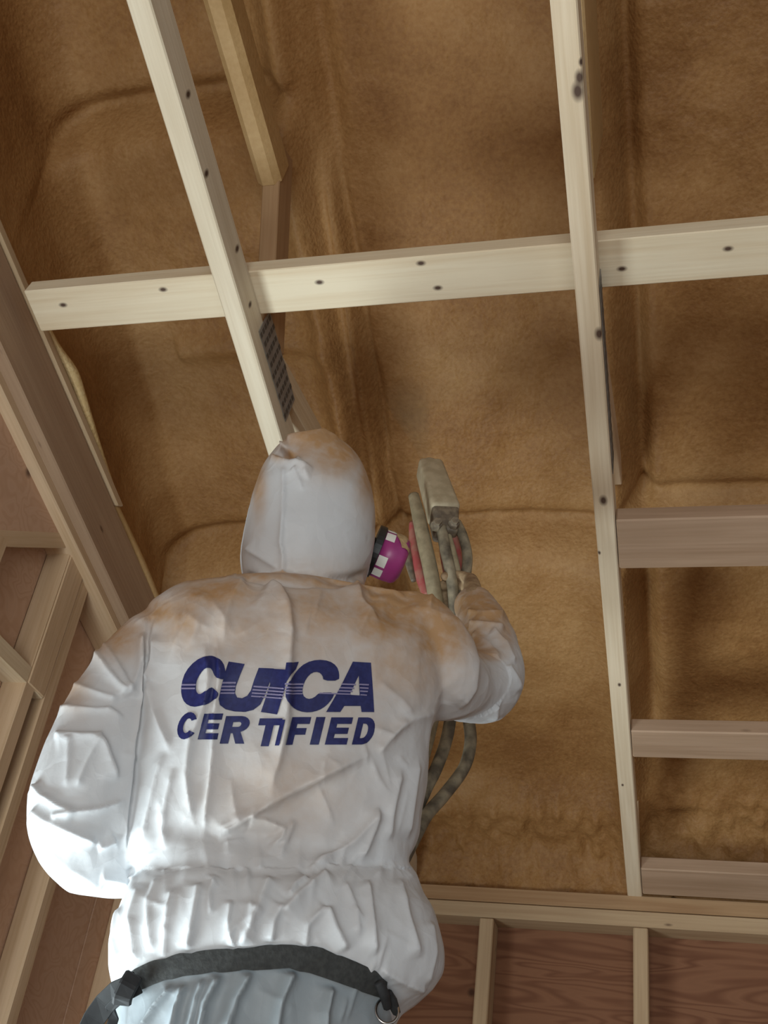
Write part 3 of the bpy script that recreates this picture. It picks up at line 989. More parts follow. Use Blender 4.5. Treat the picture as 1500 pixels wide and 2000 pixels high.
for b in ((620, 850, 75, 34, 1.0), (660, 885, 55, 45, 0.75), (720, 930, 26, 60, 0.6), (505, 930, 14, 70, 0.65), (560, 893, 26, 12, 0.9), (600, 880, 30, 22, 0.5), (735, 1010, 10, 60, 0.35),
          (800, 1165, 105, 48, 1.2), (760, 1205, 100, 60, 0.85), (855, 1235, 65, 70, 0.85), (790, 1290, 120, 80, 0.42), (430, 1165, 85, 34, 0.85), (360, 1215, 50, 60, 0.6), (620, 1190, 140, 75, 0.50), (480, 1230, 130, 80, 0.36), (560, 1330, 230, 120, 0.16), (505, 900, 16, 30, 0.6), (575, 845, 50, 22, 0.9),
          (320, 1200, 60, 30, 0.7), (225, 1245, 60, 45, 0.7), (150, 1340, 26, 50, 0.40), (560, 1540, 150, 110, 0.26), (600, 1250, 160, 90, 0.28), (680, 1400, 120, 80, 0.18)):
    blot(*b, False)
for b in ((950, 1205, 50, 34, 0.9), (925, 1180, 45, 34, 1.1), (925, 1262, 26, 45, 0.85), (935, 1320, 14, 36, 0.85), (985, 1240, 18, 40, 0.5), (915, 1250, 30, 50, 0.8)):
    blot(*b, True)
st = np.maximum(st, 0.75*sstep(0.35, 0.85, no[:, 2])*sstep(1420, 1250, py))
st *= 1.0 + 0.3*fbm(co*9.0, 3, 71)
st = np.clip(st, 0, 1)
st = 1-(1-st)**1.9
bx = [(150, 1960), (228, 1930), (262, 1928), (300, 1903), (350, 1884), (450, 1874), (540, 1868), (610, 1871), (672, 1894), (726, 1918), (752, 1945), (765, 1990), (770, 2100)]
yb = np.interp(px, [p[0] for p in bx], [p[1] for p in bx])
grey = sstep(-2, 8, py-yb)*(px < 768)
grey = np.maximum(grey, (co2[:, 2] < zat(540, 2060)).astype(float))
at = me.attributes.new('overspray', 'FLOAT', 'POINT'); at.data.foreach_set('value', st.astype(np.float32))
at = me.attributes.new('below_belt_grey', 'FLOAT', 'POINT'); at.data.foreach_set('value', grey.astype(np.float32))  # greyer tint of the coverall below the belt line

M_suit, nt, b = new_mat('coverall_fabric')
a1 = N(nt, 'ShaderNodeAttribute', attribute_name='overspray')
a2 = N(nt, 'ShaderNodeAttribute', attribute_name='below_belt_grey')
tc = N(nt, 'ShaderNodeTexCoord')
nn = N(nt, 'ShaderNodeTexNoise'); nn.inputs['Scale'].default_value = 70; nn.inputs['Detail'].default_value = 5
nt.links.new(tc.outputs['Object'], nn.inputs['Vector'])
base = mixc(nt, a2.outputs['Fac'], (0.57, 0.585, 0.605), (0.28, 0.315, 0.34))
stv = math_n(nt, 'ADD', a1.outputs['Fac'], math_n(nt, 'MULTIPLY', math_n(nt, 'SUBTRACT', nn.outputs[0], 0.5), math_n(nt, 'MULTIPLY', a1.outputs['Fac'], 0.9)), True)
col = mixc(nt, math_n(nt, 'MULTIPLY', stv, 0.95), base, (0.42, 0.24, 0.105))
nt.links.new(col, b.inputs['Base Color'])
b.inputs['Roughness'].default_value = 0.48
b.inputs['Specular IOR Level'].default_value = 0.35
wp = N(nt, 'ShaderNodeTexNoise'); wp.inputs['Scale'].default_value = 9; wp.inputs['Detail'].default_value = 3
nt.links.new(tc.outputs['Object'], wp.inputs['Vector'])
vadd = N(nt, 'ShaderNodeVectorMath', operation='MULTIPLY_ADD')
nt.links.new(wp.outputs['Color'], vadd.inputs[0]); vadd.inputs[1].default_value = (0.12, 0.12, 0.12); nt.links.new(tc.outputs['Object'], vadd.inputs[2])
vo = N(nt, 'ShaderNodeTexVoronoi'); vo.feature = 'DISTANCE_TO_EDGE'; vo.inputs['Scale'].default_value = 17
nt.links.new(vadd.outputs[0], vo.inputs['Vector'])
hh = math_n(nt, 'ADD', math_n(nt, 'MULTIPLY', vo.outputs['Distance'], -0.5), math_n(nt, 'MULTIPLY', nn.outputs[0], 0.10))
bump(nt, b, hh, 0.45, 0.012)

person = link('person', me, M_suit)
tag(person, 'person in white hooded coverall seen from behind, spraying with right arm raised', 'person')
person.location = (0, 0, 0)
bvh = BVHTree.FromPolygons([tuple(c) for c in co2.tolist()], [tuple(p.vertices) for p in me.polygons])
CAMV = Vector((0, 0, EYE))


def on_suit(px_, py_, off=0.001, fallback=None):
    d = Vector(ray(px_, py_)).normalized()
    loc, nor, idx, dist = bvh.ray_cast(CAMV, d)
    if loc is None or dist > 2.4:
        return fallback
    if nor.dot(d) > 0: nor = -nor
    return loc + nor*off


# ------------------------------------------------------------------ printing on the back
def in_poly(x, y, poly):
    c = np.zeros(len(x), bool)
    j = len(poly)-1
    for i in range(len(poly)):
        xi, yi = poly[i]; xj, yj = poly[j]
        m = ((yi > y) != (yj > y)) & (x < (xj-xi)*(y-yi)/((yj-yi) or 1e-9)+xi)
        c ^= m
        j = i
    return c


def smooth_poly(p, rnd=True):
    if not rnd: return p
    q = []
    for i in range(len(p)):
        a, b_ = p[i], p[(i+1) % len(p)]
        q += [(a[0]*0.75+b_[0]*0.25, a[1]*0.75+b_[1]*0.25), (a[0]*0.25+b_[0]*0.75, a[1]*0.25+b_[1]*0.75)]
    return q


M_ink = plain('navy_print', (0.008, 0.012, 0.085), 0.5, noise=(0.014, 0.020, 0.115), scale=160)
M_stripe = plain('lilac_stripe', (0.22, 0.20, 0.34), 0.5)


def print_shape(name, loops, mat, off, step=5.0, parent=None):
    """flat shape in logo units (0.32 picture px) laid over the fabric"""
    pts, edges = [], []
    for lp in loops:
        dense = []
        for i in range(len(lp)):
            a, b_ = lp[i], lp[(i+1) % len(lp)]
            k = max(1, int(math.hypot(b_[0]-a[0], b_[1]-a[1])/step))
            dense += [(a[0]+(b_[0]-a[0])*t/k, a[1]+(b_[1]-a[1])*t/k) for t in range(k)]
        s0 = len(pts)
        pts += dense
        edges += [(s0+i, s0+(i+1) % len(dense)) for i in range(len(dense))]
    xs = [p[0] for p in pts]; ys_ = [p[1] for p in pts]
    gx, gy = np.meshgrid(np.arange(min(xs)+step/2, max(xs), step), np.arange(min(ys_)+step/2, max(ys_), step))
    gx, gy = gx.ravel(), gy.ravel()
    ins = np.zeros(len(gx), bool)
    for lp in loops: ins ^= in_poly(gx, gy, lp)
    pts += list(zip(gx[ins].tolist(), gy[ins].tolist()))
    vs, es, fs, *_ = geometry.delaunay_2d_cdt([Vector(p) for p in pts], edges, [], 0, 1e-4)
    cen_ = np.array([[sum(vs[i][k] for i in f)/3 for k in (0, 1)] for f in fs])
    ok = np.zeros(len(fs), bool)
    for lp in loops: ok ^= in_poly(cen_[:, 0], cen_[:, 1], lp)
    V3 = []
    for v in vs:
        p = on_suit(300+v[0]*0.32, 1250+v[1]*0.32, off)
        V3.append(p if p is not None else Vector((0, 0, -5)))
    fac = [list(f)[::1] for f, k in zip(fs, ok) if k]
    m_ = bpy.data.meshes.new(name)
    m_.from_pydata([tuple(p) for p in V3], [], fac)
    bm_ = bmesh.new(); bm_.from_mesh(m_)
    bmesh.ops.delete(bm_, geom=[v for v in bm_.verts if not v.link_faces], context='VERTS')
    bm_.to_mesh(m_); bm_.free()
    m_.polygons.foreach_set('use_smooth', [True]*len(m_.polygons))
    return link(name, m_, mat, parent)


LOGO = [
    # C
    [smooth_poly([(436, 232), (412, 244), (372, 222), (356, 185), (336, 168), (306, 182), (277, 222), (261, 262), (260, 315), (282, 336), (312, 318), (345, 288), (372, 298), (392, 318), (392, 345), (362, 375), (300, 402), (240, 412), (192, 388), (170, 335), (172, 268), (196, 195), (255, 128), (322, 99), (372, 100), (408, 122), (434, 165)])],
    # U
    [[(458, 134), (556, 148), (528, 215), (502, 285), (497, 325), (510, 352), (540, 357), (572, 342), (594, 310), (614, 245), (642, 172), (735, 176), (706, 270), (676, 345), (652, 395), (610, 428), (560, 441), (495, 438), (440, 425), (402, 398), (394, 362), (412, 280), (432, 205)]],
    # F
    [[(700, 176), (806, 182), (812, 140), (884, 135), (866, 178), (838, 208), (822, 240), (806, 270), (802, 300), (756, 456), (655, 441), (690, 340), (712, 270)]],
    # C
    [smooth_poly([(1130, 250), (1036, 250), (1030, 218), (1005, 196), (966, 200), (930, 236), (908, 290), (908, 338), (938, 363), (976, 356), (1012, 322), (1105, 322), (1088, 362), (1054, 402), (1006, 432), (948, 445), (888, 437), (840, 410), (810, 362), (806, 318), (830, 248), (868, 190), (928, 140), (1000, 121), (1070, 129), (1116, 160), (1132, 205)])],
    # A
    [[(1215, 134), (1325, 140), (1336, 290), (1344, 441), (1268, 441), (1262, 404), (1162, 404), (1138, 441), (1052, 441), (1096, 366), (1140, 286)], [(1250, 218), (1256, 340), (1194, 336), (1222, 278)]],
]
for lp in LOGO:
    print_shape('letter', lp, M_ink, 0.0012, parent=person)
STR = [(176, 262, 272, 282, 0), (172, 258, 294, 304, 0), (415, 503, 258, 269, 1), (411, 500, 281, 291, 1), (407, 497, 302, 312, 1), (404, 496, 322, 331, 1),
       (612, 800, 282, 291, 14), (606, 800, 302, 311, 14), (602, 798, 322, 331, 14), (598, 795, 342, 350, 14), (806, 914, 266, 276, 2), (806, 910, 287, 297, 2), (806, 908, 307, 316, 2), (808, 908, 325, 333, 2),
       (1146, 1232, 268, 277, 3), (1136, 1222, 290, 299, 3), (1124, 1212, 309, 318, 3), (1012, 1200, 324, 332, 6), (1254, 1312, 270, 279, 3), (1256, 1310, 291, 300, 3), (1258, 1306, 311, 320, 3), (1260, 1300, 334, 341, 3)]
for xa, xb, ya, yb_, sk in STR:
    print_shape('stripe', [[(xa, ya), (xb, ya+sk), (xb-2, yb_+sk), (xa-2, yb_)]], M_stripe, 0.0020, parent=person)


def sl(x0, x1, y0, y1, loops, slant=0.24):
    """letter drawn in a unit box, sheared to italic and placed"""
    h = y1-y0
    out = []
    for lp in loops:
        out.append([(x0 + u*(x1-x0-slant*h) + slant*h*(1-v), y0+v*h) for u, v in lp])
    return out


def arcp(cx, cy, rx, ry, a0, a1, k=9):
    return [(cx+rx*math.cos(math.radians(a0+(a1-a0)*i/k)), cy+ry*math.sin(math.radians(a0+(a1-a0)*i/k))) for i in range(k+1)]


GL = {
    'C': [arcp(0.5, 0.5, 0.5, 0.5, -30, -330, 16) + arcp(0.52, 0.5, 0.22, 0.27, -320, -40, 12)],
    'E': [[(0, 0), (1, 0), (1, 0.24), (0.34, 0.24), (0.34, 0.38), (0.92, 0.38), (0.92, 0.61), (0.34, 0.61), (0.34, 0.76), (1, 0.76), (1, 1), (0, 1)]],
    'R': [[(0, 0)] + arcp(0.62, 0.29, 0.38, 0.29, -90, 75, 8) + [(0.98, 1), (0.62, 1), (0.42, 0.62), (0.34, 0.62), (0.34, 1), (0, 1)], [(0.34, 0.22)] + arcp(0.58, 0.30, 0.10, 0.09, -90, 90, 5) + [(0.34, 0.39)]],
    'T': [[(0, 0), (1, 0), (1, 0.25), (0.68, 0.25), (0.68, 1), (0.32, 1), (0.32, 0.25), (0, 0.25)]],
    'I': [[(0, 0), (1, 0), (1, 1), (0, 1)]],
    'F': [[(0, 0), (1, 0), (1, 0.25), (0.36, 0.25), (0.36, 0.40), (0.9, 0.40), (0.9, 0.64), (0.36, 0.64), (0.36, 1), (0, 1)]],
    'D': [[(0, 0)] + arcp(0.5, 0.5, 0.5, 0.5, -90, 90, 12) + [(0, 1)], [(0.33, 0.23)] + arcp(0.44, 0.5, 0.22, 0.27, -90, 90, 8) + [(0.33, 0.77)]],
}
for ch, x0, x1, y0, y1 in (('C', 130, 284, 442, 608), ('E', 268, 424, 450, 608), ('R', 402, 598, 466, 634), ('T', 608, 790, 480, 650), ('I', 742, 806, 488, 645), ('F', 802, 962, 472, 640), ('I', 952, 1048, 472, 640), ('E', 1044, 1216, 474, 640), ('D', 1208, 1366, 474, 640)):
    print_shape('letter', sl(x0, x1, y0, y1, GL[ch]), M_ink, 0.0012, parent=person)


# ------------------------------------------------------------------ belt
def strip(name, top, bot, mat, off, thick, parent, step=10, fall=None):
    """webbing laid on the fabric between two picture polylines"""
    def dens(pl):
        pl = np.array(pl, float)
        L = np.r_[0, np.cumsum(np.linalg.norm(np.diff(pl, axis=0), axis=1))]
        k = int(L[-1]/step)
        s = np.linspace(0, L[-1], k)
        return np.stack([np.interp(s, L, pl[:, 0]), np.interp(s, L, pl[:, 1])], -1), k
    a, k = dens(top)
    bq = np.array(bot, float)
    L = np.r_[0, np.cumsum(np.linalg.norm(np.diff(bq, axis=0), axis=1))]
    s = np.linspace(0, L[-1], k)
    b_ = np.stack([np.interp(s, L, bq[:, 0]), np.interp(s, L, bq[:, 1])], -1)
    rows = 5
    P = [[None]*rows for _ in range(k)]
    for i in range(k):
        for r in range(rows):
            t = r/(rows-1)
            q = a[i]*(1-t)+b_[i]*t
            P[i][r] = on_suit(q[0], q[1], off, PX(q[0], q[1], -0.06))
    # webbing bridges the folds: smooth the depth along and across
    for _ in range(14):
        Q = [[p.copy() for p in r] for r in P]
        for i in range(1, k-1):
            for r in range(rows):
                nb = [P[i-1][r], P[i+1][r]] + ([P[i][r-1]] if r else []) + ([P[i][r+1]] if r < rows-1 else [])
                av = sum(nb, Vector())/len(nb)
                d = Vector(ray(*(a[i]*(1-r/(rows-1))+b_[i]*r/(rows-1)))).normalized()
                Q[i][r] = P[i][r] + d*((av-P[i][r]).dot(d)*0.7)
        P = Q
    bm_ = bmesh.new()
    f0 = [[bm_.verts.new(p) for p in r] for r in P]
    f1 = []
    for i in range(k):
        rr = []
        for r in range(rows):
            d = (CAMV-P[i][r]).normalized()
            rr.append(bm_.verts.new(P[i][r]+d*(thick if 0 < r < rows-1 else thick*0.7)))
        f1.append(rr)
    for i in range(k-1):
        for r in range(rows-1):
            bm_.faces.new((f1[i][r], f1[i+1][r], f1[i+1][r+1], f1[i][r+1]))
            bm_.faces.new((f0[i][r], f0[i][r+1], f0[i+1][r+1], f0[i+1][r]))
        bm_.faces.new((f0[i][0], f0[i+1][0], f1[i+1][0], f1[i][0]))
        bm_.faces.new((f0[i][-1], f1[i][-1], f1[i+1][-1], f0[i+1][-1]))
    for i in (0, k-1):
        for r in range(rows-1):
            bm_.faces.new((f0[i][r], f1[i][r], f1[i][r+1], f0[i][r+1]))
    bmesh.ops.recalc_face_normals(bm_, faces=bm_.faces)
    return bm_obj(name, bm_, mat, parent, True)


M_web = plain('black_webbing', (0.028, 0.030, 0.030), 0.8, noise=(0.042, 0.045, 0.044), bumpy=0.3, scale=160)
M_leather = plain('black_strap', (0.014, 0.015, 0.017), 0.8, noise=(0.026, 0.028, 0.03), scale=50)
belt = strip('belt', [(244, 1912), (264, 1893), (300, 1876), (360, 1860), (450, 1850), (540, 1843), (615, 1846), (680, 1871), (730, 1892), (756, 1914)],
             [(250, 1952), (266, 1940), (302, 1924), (360, 1907), (450, 1899), (540, 1893), (600, 1898), (660, 1919), (722, 1941), (752, 1950)], M_web, 0.003, 0.0025, person)
belt.data.set_sharp_from_angle(angle=0.9)
belt['label'] = 'worn dark grey webbing belt'
M_chrome = plain('ring_steel', (0.55, 0.55, 0.55), 0.25, 1.0)
rc = on_suit(741, 1971, 0.012, PX(741, 1971, -0.10))
pts = [rc + Vector(RV)*math.cos(t)*0.0135 + Vector((0, 0, 1))*math.sin(t)*0.0145 + Vector(AV)*math.sin(t)*0.004 for t in np.linspace(0, 2*math.pi, 15)]
rg = bm_obj('ring', tube_bm(pts, 0.0017, 8, caps=False), M_chrome, belt, True); rg['label'] = 'steel ring'
lp0 = on_suit(746, 1903, 0.016, PX(746, 1903, -0.1)); lp1 = on_suit(741, 1958, 0.015, PX(741, 1958, -0.1))
lm = (lp0+lp1)/2 - Vector(AV)*0.005
kp = bm_obj('keeper_loop', tube_bm([lp0, lm, lp1], [0.006, 0.0065, 0.005], 8), M_leather, belt, True); kp['label'] = 'dark keeper loop'
lq0 = on_suit(752, 1925, 0.012, PX(752, 1925, -0.1)); lq1 = on_suit(760, 1968, 0.012, PX(760, 1968, -0.1))
bm_obj('keeper_loop', tube_bm([lq0, (lq0+lq1)/2, lq1], [0.004, 0.0065, 0.005], 8), M_leather, belt, True)


def ribbon(name, pts, wid, thick, nrm, mat, parent):
    bm_ = bmesh.new()
    P_ = [Vector(p) for p in pts]
    rings = []
    for i, p in enumerate(P_):
        t = (P_[min(i+1, len(P_)-1)]-P_[max(i-1, 0)]).normalized()
        nv = Vector(nrm); nv = (nv - t*nv.dot(t)).normalized()
        sd = t.cross(nv)
        rings.append([bm_.verts.new(p+sd*wid/2*sx+nv*thick/2*sy) for sx, sy in ((-1, -1), (1, -1), (1, 1), (-1, 1))])
    for a_, b_ in zip(rings, rings[1:]):
        for k in range(4):
            bm_.faces.new((a_[k], a_[(k+1) % 4], b_[(k+1) % 4], b_[k]))
    bm_.faces.new(rings[0][::-1]); bm_.faces.new(rings[-1])
    bmesh.ops.recalc_face_normals(bm_, faces=bm_.faces)
    bmesh.ops.bevel(bm_, geom=list(bm_.edges), offset=thick*0.2, segments=1, affect='EDGES')
    return bm_obj(name, bm_, mat, parent)


nv = CAMV - PX(220, 1950, -0.06)
s1 = ribbon('strap', [PX(270, 1918, -0.085), PX(252, 1928, -0.085), PX(228, 1938, -0.075), PX(205, 1960, -0.06), PX(185, 1988, -0.05), PX(165, 2030, -0.04), PX(150, 2075, -0.03)], 0.026, 0.004, nv, M_leather, belt)
s1['label'] = 'black strap hanging from the belt'
ribbon('strap', [PX(262, 1905, -0.095), PX(250, 1925, -0.10), PX(240, 1945, -0.095), PX(238, 1958, -0.085)], 0.022, 0.012, nv, M_leather, belt)
ribbon('strap', [PX(240, 1945, -0.08), PX(215, 1968, -0.06), PX(222, 1990, -0.05), PX(205, 2040, -0.04)], 0.012, 0.004, nv, M_leather, belt)

# ------------------------------------------------------------------ head, gloves, boots (mostly hidden)
M_skin = plain('skin', (0.55, 0.33, 0.23), 0.5)
M_glove = plain('dusty_glove', (0.40, 0.28, 0.16), 0.8, noise=(0.24, 0.15, 0.08), bumpy=0.3, scale=60)
M_boot = plain('boot', (0.10, 0.07, 0.045), 0.6, noise=(0.16, 0.11, 0.07))
AVv, RVv, UP = Vector(AV), Vector(RV), Vector((0, 0, 1))
hc = PX(612, 990, 0.07)
HF = (AVv*0.93 + RVv*0.32 + UP*0.12).normalized()          # where the face looks
HR = HF.cross(UP).normalized(); HU = HR.cross(HF)
bm = bmesh.new()
bmesh.ops.create_uvsphere(bm, u_segments=28, v_segments=20, radius=1.0)
for v in bm.verts:
    c = v.co
    f_, r_, u_ = c.y, c.x, c.z
    jaw = 1.0 - 0.22*max(0, -u_)
    x, y, z = r_*0.074*jaw, f_*0.092, u_*0.112
    if f_ > 0.2:
        y += 0.020*math.exp(-((r_*0.074)/0.011)**2-((z+0.012)/0.020)**2)            # nose
        y -= 0.008*math.exp(-((abs(x)-0.030)/0.013)**2-((z-0.014)/0.010)**2)        # eye sockets
        y += 0.006*math.exp(-(x/0.022)**2-((z+0.052)/0.007)**2)                     # lips
    v.co = hc + HR*x + HF*y + HU*z
hd = bm_obj('head', bm, M_skin, person, True)
M_eye = plain('eye_white', (0.8, 0.8, 0.78), 0.2)
for s in (-1, 1):
    bm = bmesh.new()
    bmesh.ops.create_uvsphere(bm, u_segments=12, v_segments=8, radius=0.012, matrix=Matrix.Translation(hc+HR*0.030*s+HF*0.074+HU*0.014))
    bm_obj('eye', bm, M_eye, hd, True)


def glove(wrist, fwd, palm_n, side, curl, parent):
    """a gloved hand: palm and five separate curled digits; palm_n is the way the palm faces"""
    fwd = fwd.normalized(); palm_n = (palm_n - fwd*palm_n.dot(fwd)).normalized(); sd = fwd.cross(palm_n)*side
    bm_ = bmesh.new()
    for t in (-0.026, -0.009, 0.009, 0.026):
        capsule_chain(bm_, [(wrist-fwd*0.02+sd*t*0.7, 0.017), (wrist+fwd*0.035+sd*t, 0.016), (wrist+fwd*0.085+sd*t*1.1, 0.0125)])
    for t, ln in ((-0.030, 0.068), (-0.010, 0.078), (0.010, 0.074), (0.029, 0.058)):
        p = wrist+fwd*0.085+sd*t*1.1
        pts_ = [(p-fwd*0.01, 0.011)]
        a_ = 0.15
        for sg in (0.42, 0.32, 0.26):
            a_ += curl
            p = p + (fwd*math.cos(a_)+palm_n*math.sin(a_))*ln*sg
            pts_.append((p, 0.0102 if sg > 0.3 else 0.009))
        capsule_chain(bm_, pts_)
    p = wrist+fwd*0.025-sd*0.030
    capsule_chain(bm_, [(p, 0.014), (p+fwd*0.030-sd*0.022+palm_n*0.012, 0.0125), (p+fwd*0.056-sd*0.020+palm_n*0.034, 0.011), (p+fwd*0.070-sd*0.008+palm_n*0.050, 0.0095)])
    m_ = remesh(bm_, 0.0028, 2)
    m_.polygons.foreach_set('use_smooth', [True]*len(m_.polygons))
    return link('glove', m_, M_glove, parent)


wr = PX(923, 1180, 0.238)
GUN_W = 0.32
glove(wr, PX(916, 1148, 0.35)-wr, -RVv*0.75+AVv*0.1-UP*0.1, 1, 0.66, person)
wl_ = PX(362, 1638, 0.215)
glove(wl_, RVv*0.9+AVv*0.1-UP*0.1, -AVv*0.7-UP*0.4, -1, 0.6, person)
for sgn, ctr in ((-1, 395), (1, 610)):
    hip = PX(ctr, 2040, 0.0)
    ft = Vector((hip.x, hip.y, STAND)) + RVv*0.05*sgn
    bm = bmesh.new()
    capsule_chain(bm, [(ft-AVv*0.05+UP*0.045, 0.045), (ft+AVv*0.05+UP*0.045, 0.047), (ft+AVv*0.13+UP*0.040, 0.042), (ft+AVv*0.17+UP*0.034, 0.032)])
    capsule_chain(bm, [(ft-AVv*0.02+UP*0.05, 0.048), (ft+UP*0.14, 0.052), (ft+UP*0.18, 0.054)])
    m_ = remesh(bm, 0.005, 3)
    vz = [max(v.co.z, STAND+0.001) for v in m_.vertices]
    for v, z_ in zip(m_.vertices, vz): v.co.z = z_
    m_.polygons.foreach_set('use_smooth', [True]*len(m_.polygons))
    link('boot', m_, M_boot, person)

# staging under his boots, outside the frame
stg = empty('work_platform', (-0.57, 1.37, 0), 'wooden work platform the worker stands on, below the frame', 'platform')
for k in range(5):
    o_ = Vector((-0.57, 1.37, STAND-0.020)) + AVv*(k-2)*0.205
    board('plank', o_-RVv*0.55, o_+RVv*0.55, 0.20, 0.038, UP, M_pine2, stg)
for a_ in (-0.48, 0.48):
    for b_ in (-0.42, 0.42):
        q = Vector((-0.57, 1.37, 0)) + RVv*a_ + AVv*b_
        board('leg', q, q+UP*(STAND-0.077), 0.038, 0.089, RVv, M_pine2, stg)
    q = Vector((-0.57, 1.37, STAND-0.058)) + RVv*a_
    board('bearer', q-AVv*0.5, q+AVv*0.5, 0.038, 0.037, UP, M_pine2, stg)

# ------------------------------------------------------------------ respirator
rp = empty('respirator', hc+HF*0.10-HU*0.045, 'black half mask respirator with magenta filter cartridge beside the white hood', 'respirator')
M_rub = plain('black_rubber', (0.02, 0.021, 0.022), 0.45)
M_mag = plain('magenta_filter', (0.36, 0.045, 0.20), 0.38, noise=(0.28, 0.03, 0.16), scale=25)
M_tan = plain('overspray_crust', (0.50, 0.35, 0.18), 0.8, noise=(0.36, 0.23, 0.11), bumpy=0.5, scale=90)
M_lab = plain('white_label', (0.78, 0.76, 0.70), 0.6)
fp = hc+HF*0.098-HU*0.045
bm = bmesh.new()
bmesh.ops.create_uvsphere(bm, u_segments=20, v_segments=12, radius=1.0)
for v in bm.verts:
    c = v.co; v.co = fp + HR*c.x*0.048 + HF*(c.y*0.042) + HU*(c.z*0.056 + 0.01*c.y)
bm_obj('face_piece', bm, M_rub, rp, True)


def cartridge(cpos, axis, lab=None):
    axis = axis.normalized()
    m_, _ = box_frame(cpos, cpos+axis, HU)
    pl = bm_obj('cartridge', lathe_bm([(-0.016, 0.030), (-0.016, 0.0405), (0.004, 0.0415), (0.020, 0.0405), (0.026, 0.037), (0.0305, 0.029), (0.032, 0.001)], 36), M_mag, rp, True, mw=m_)
    pl['label'] = 'magenta filter cartridge'
    rt = bm_obj('retainer', lathe_bm([(-0.028, 0.036), (-0.028, 0.044), (-0.016, 0.0445), (-0.0155, 0.040)], 36), M_rub, pl, False, mw=m_)
    # square white label fields round the rim
    for k in range(11):
        if k % 3 == 2: continue
        bm_ = bmesh.new()
        a0 = 2*math.pi*k/11+0.25; a1 = a0+2*math.pi/11*0.80
        pr = []
        for j in range(5):
            a_ = a0+(a1-a0)*j/4
            pr.append([bm_.verts.new((x, rr*math.cos(a_), rr*math.sin(a_))) for x, rr in ((-0.0145, 0.0413), (0.0010, 0.0421))])
        for p0_, p1_ in zip(pr, pr[1:]):
            bm_.faces.new((p0_[0], p1_[0], p1_[1], p0_[1]))
        lb = bm_obj('label_field', bm_, M_lab, pl, True, mw=m_); lb['label'] = 'white label square'
    # crust of overspray on the upper side
    bm_ = bmesh.new()
    for i in range(17):
        a_ = math.radians(25+150*i/16)
        low_ = max(0.0, (i-8)/8)
        for j in range(4):
            x = (-0.013+0.027*low_)*(1-j/3) + 0.0285*(j/3)
            r = np.interp(x, [-0.016, 0.004, 0.020, 0.026, 0.0305], [0.0405, 0.0415, 0.0405, 0.037, 0.029]) + 0.0012 + 0.0010*math.sin(i*2.3+j*1.7)
            bm_.verts.new((x+0.0015*math.sin(i*1.3), r*math.cos(a_), r*math.sin(a_)))
    bm_.verts.ensure_lookup_table()
    for i in range(16):
        for j in range(3):
            bm_.faces.new([bm_.verts[q] for q in (i*4+j, i*4+j+1, (i+1)*4+j+1, (i+1)*4+j)])
    cr = bm_obj('overspray_crust', bm_, M_tan, pl, True, mw=m_); cr['label'] = 'tan foam crust'
    return pl


cc = PX(756, 1086, 0.085)
cartridge(cc, RVv*0.97+AVv*0.08-UP*0.17)
c2 = fp - (cc-fp) + HF*((cc-fp).dot(HF)*2)
cartridge(fp-HR*0.075-HF*0.01-HU*0.02, -HR*0.93+HF*0.2-HU*0.25)
bm_obj('inlet', tube_bm([fp+HR*0.03, (fp+cc)/2, cc-(RVv*0.97+AVv*0.08-UP*0.17).normalized()*0.02], [0.020, 0.022, 0.024], 14), M_rub, rp, True)

# ------------------------------------------------------------------ spray gun and its hoses
M_gun = plain('foam_dusted_metal', (0.40, 0.33, 0.215), 0.6, noise=(0.50, 0.42, 0.285), bumpy=0.3, scale=45)
M_gdark = plain('dirty_fitting', (0.12, 0.095, 0.07), 0.5, noise=(0.24, 0.19, 0.13), bumpy=0.3, scale=70)
M_hose = plain('dusty_hose', (0.25, 0.20, 0.12), 0.75, noise=(0.34, 0.275, 0.17), bumpy=0.4, scale=60)
M_hose2 = plain('grimy_hose', (0.10, 0.08, 0.055), 0.7, noise=(0.29, 0.24, 0.16), bumpy=0.5, scale=32)
M_red = plain('red_handle', (0.42, 0.085, 0.085), 0.5, noise=(0.40, 0.19, 0.14), scale=40)
gun = empty('spray_gun', PX(868, 1010, GUN_W), 'tan dusted foam spray gun with hoses, held up by the raised right hand', 'spray gun')


def taper_box(p0, p1, w0, w1, d0, d1, mat, name, parent, bev=0.006):
    m_, L = box_frame(p0, p1, -AVv)
    bm_ = bmesh.new()
    vs_ = [bm_.verts.new((L*sx, sy*(w1 if sx else w0)/2, sz*(d1 if sx else d0)/2)) for sx in (0, 1) for sy in (-1, 1) for sz in (-1, 1)]
    for f in ((0, 1, 3, 2), (4, 6, 7, 5), (0, 4, 5, 1), (2, 3, 7, 6), (0, 2, 6, 4), (1, 5, 7, 3)):
        bm_.faces.new([vs_[i] for i in f])
    bmesh.ops.recalc_face_normals(bm_, faces=bm_.faces)
    bmesh.ops.bevel(bm_, geom=list(bm_.edges), offset=bev, segments=3, affect='EDGES', profile=0.5)
    return bm_obj(name, bm_, mat, parent, True, mw=m_)


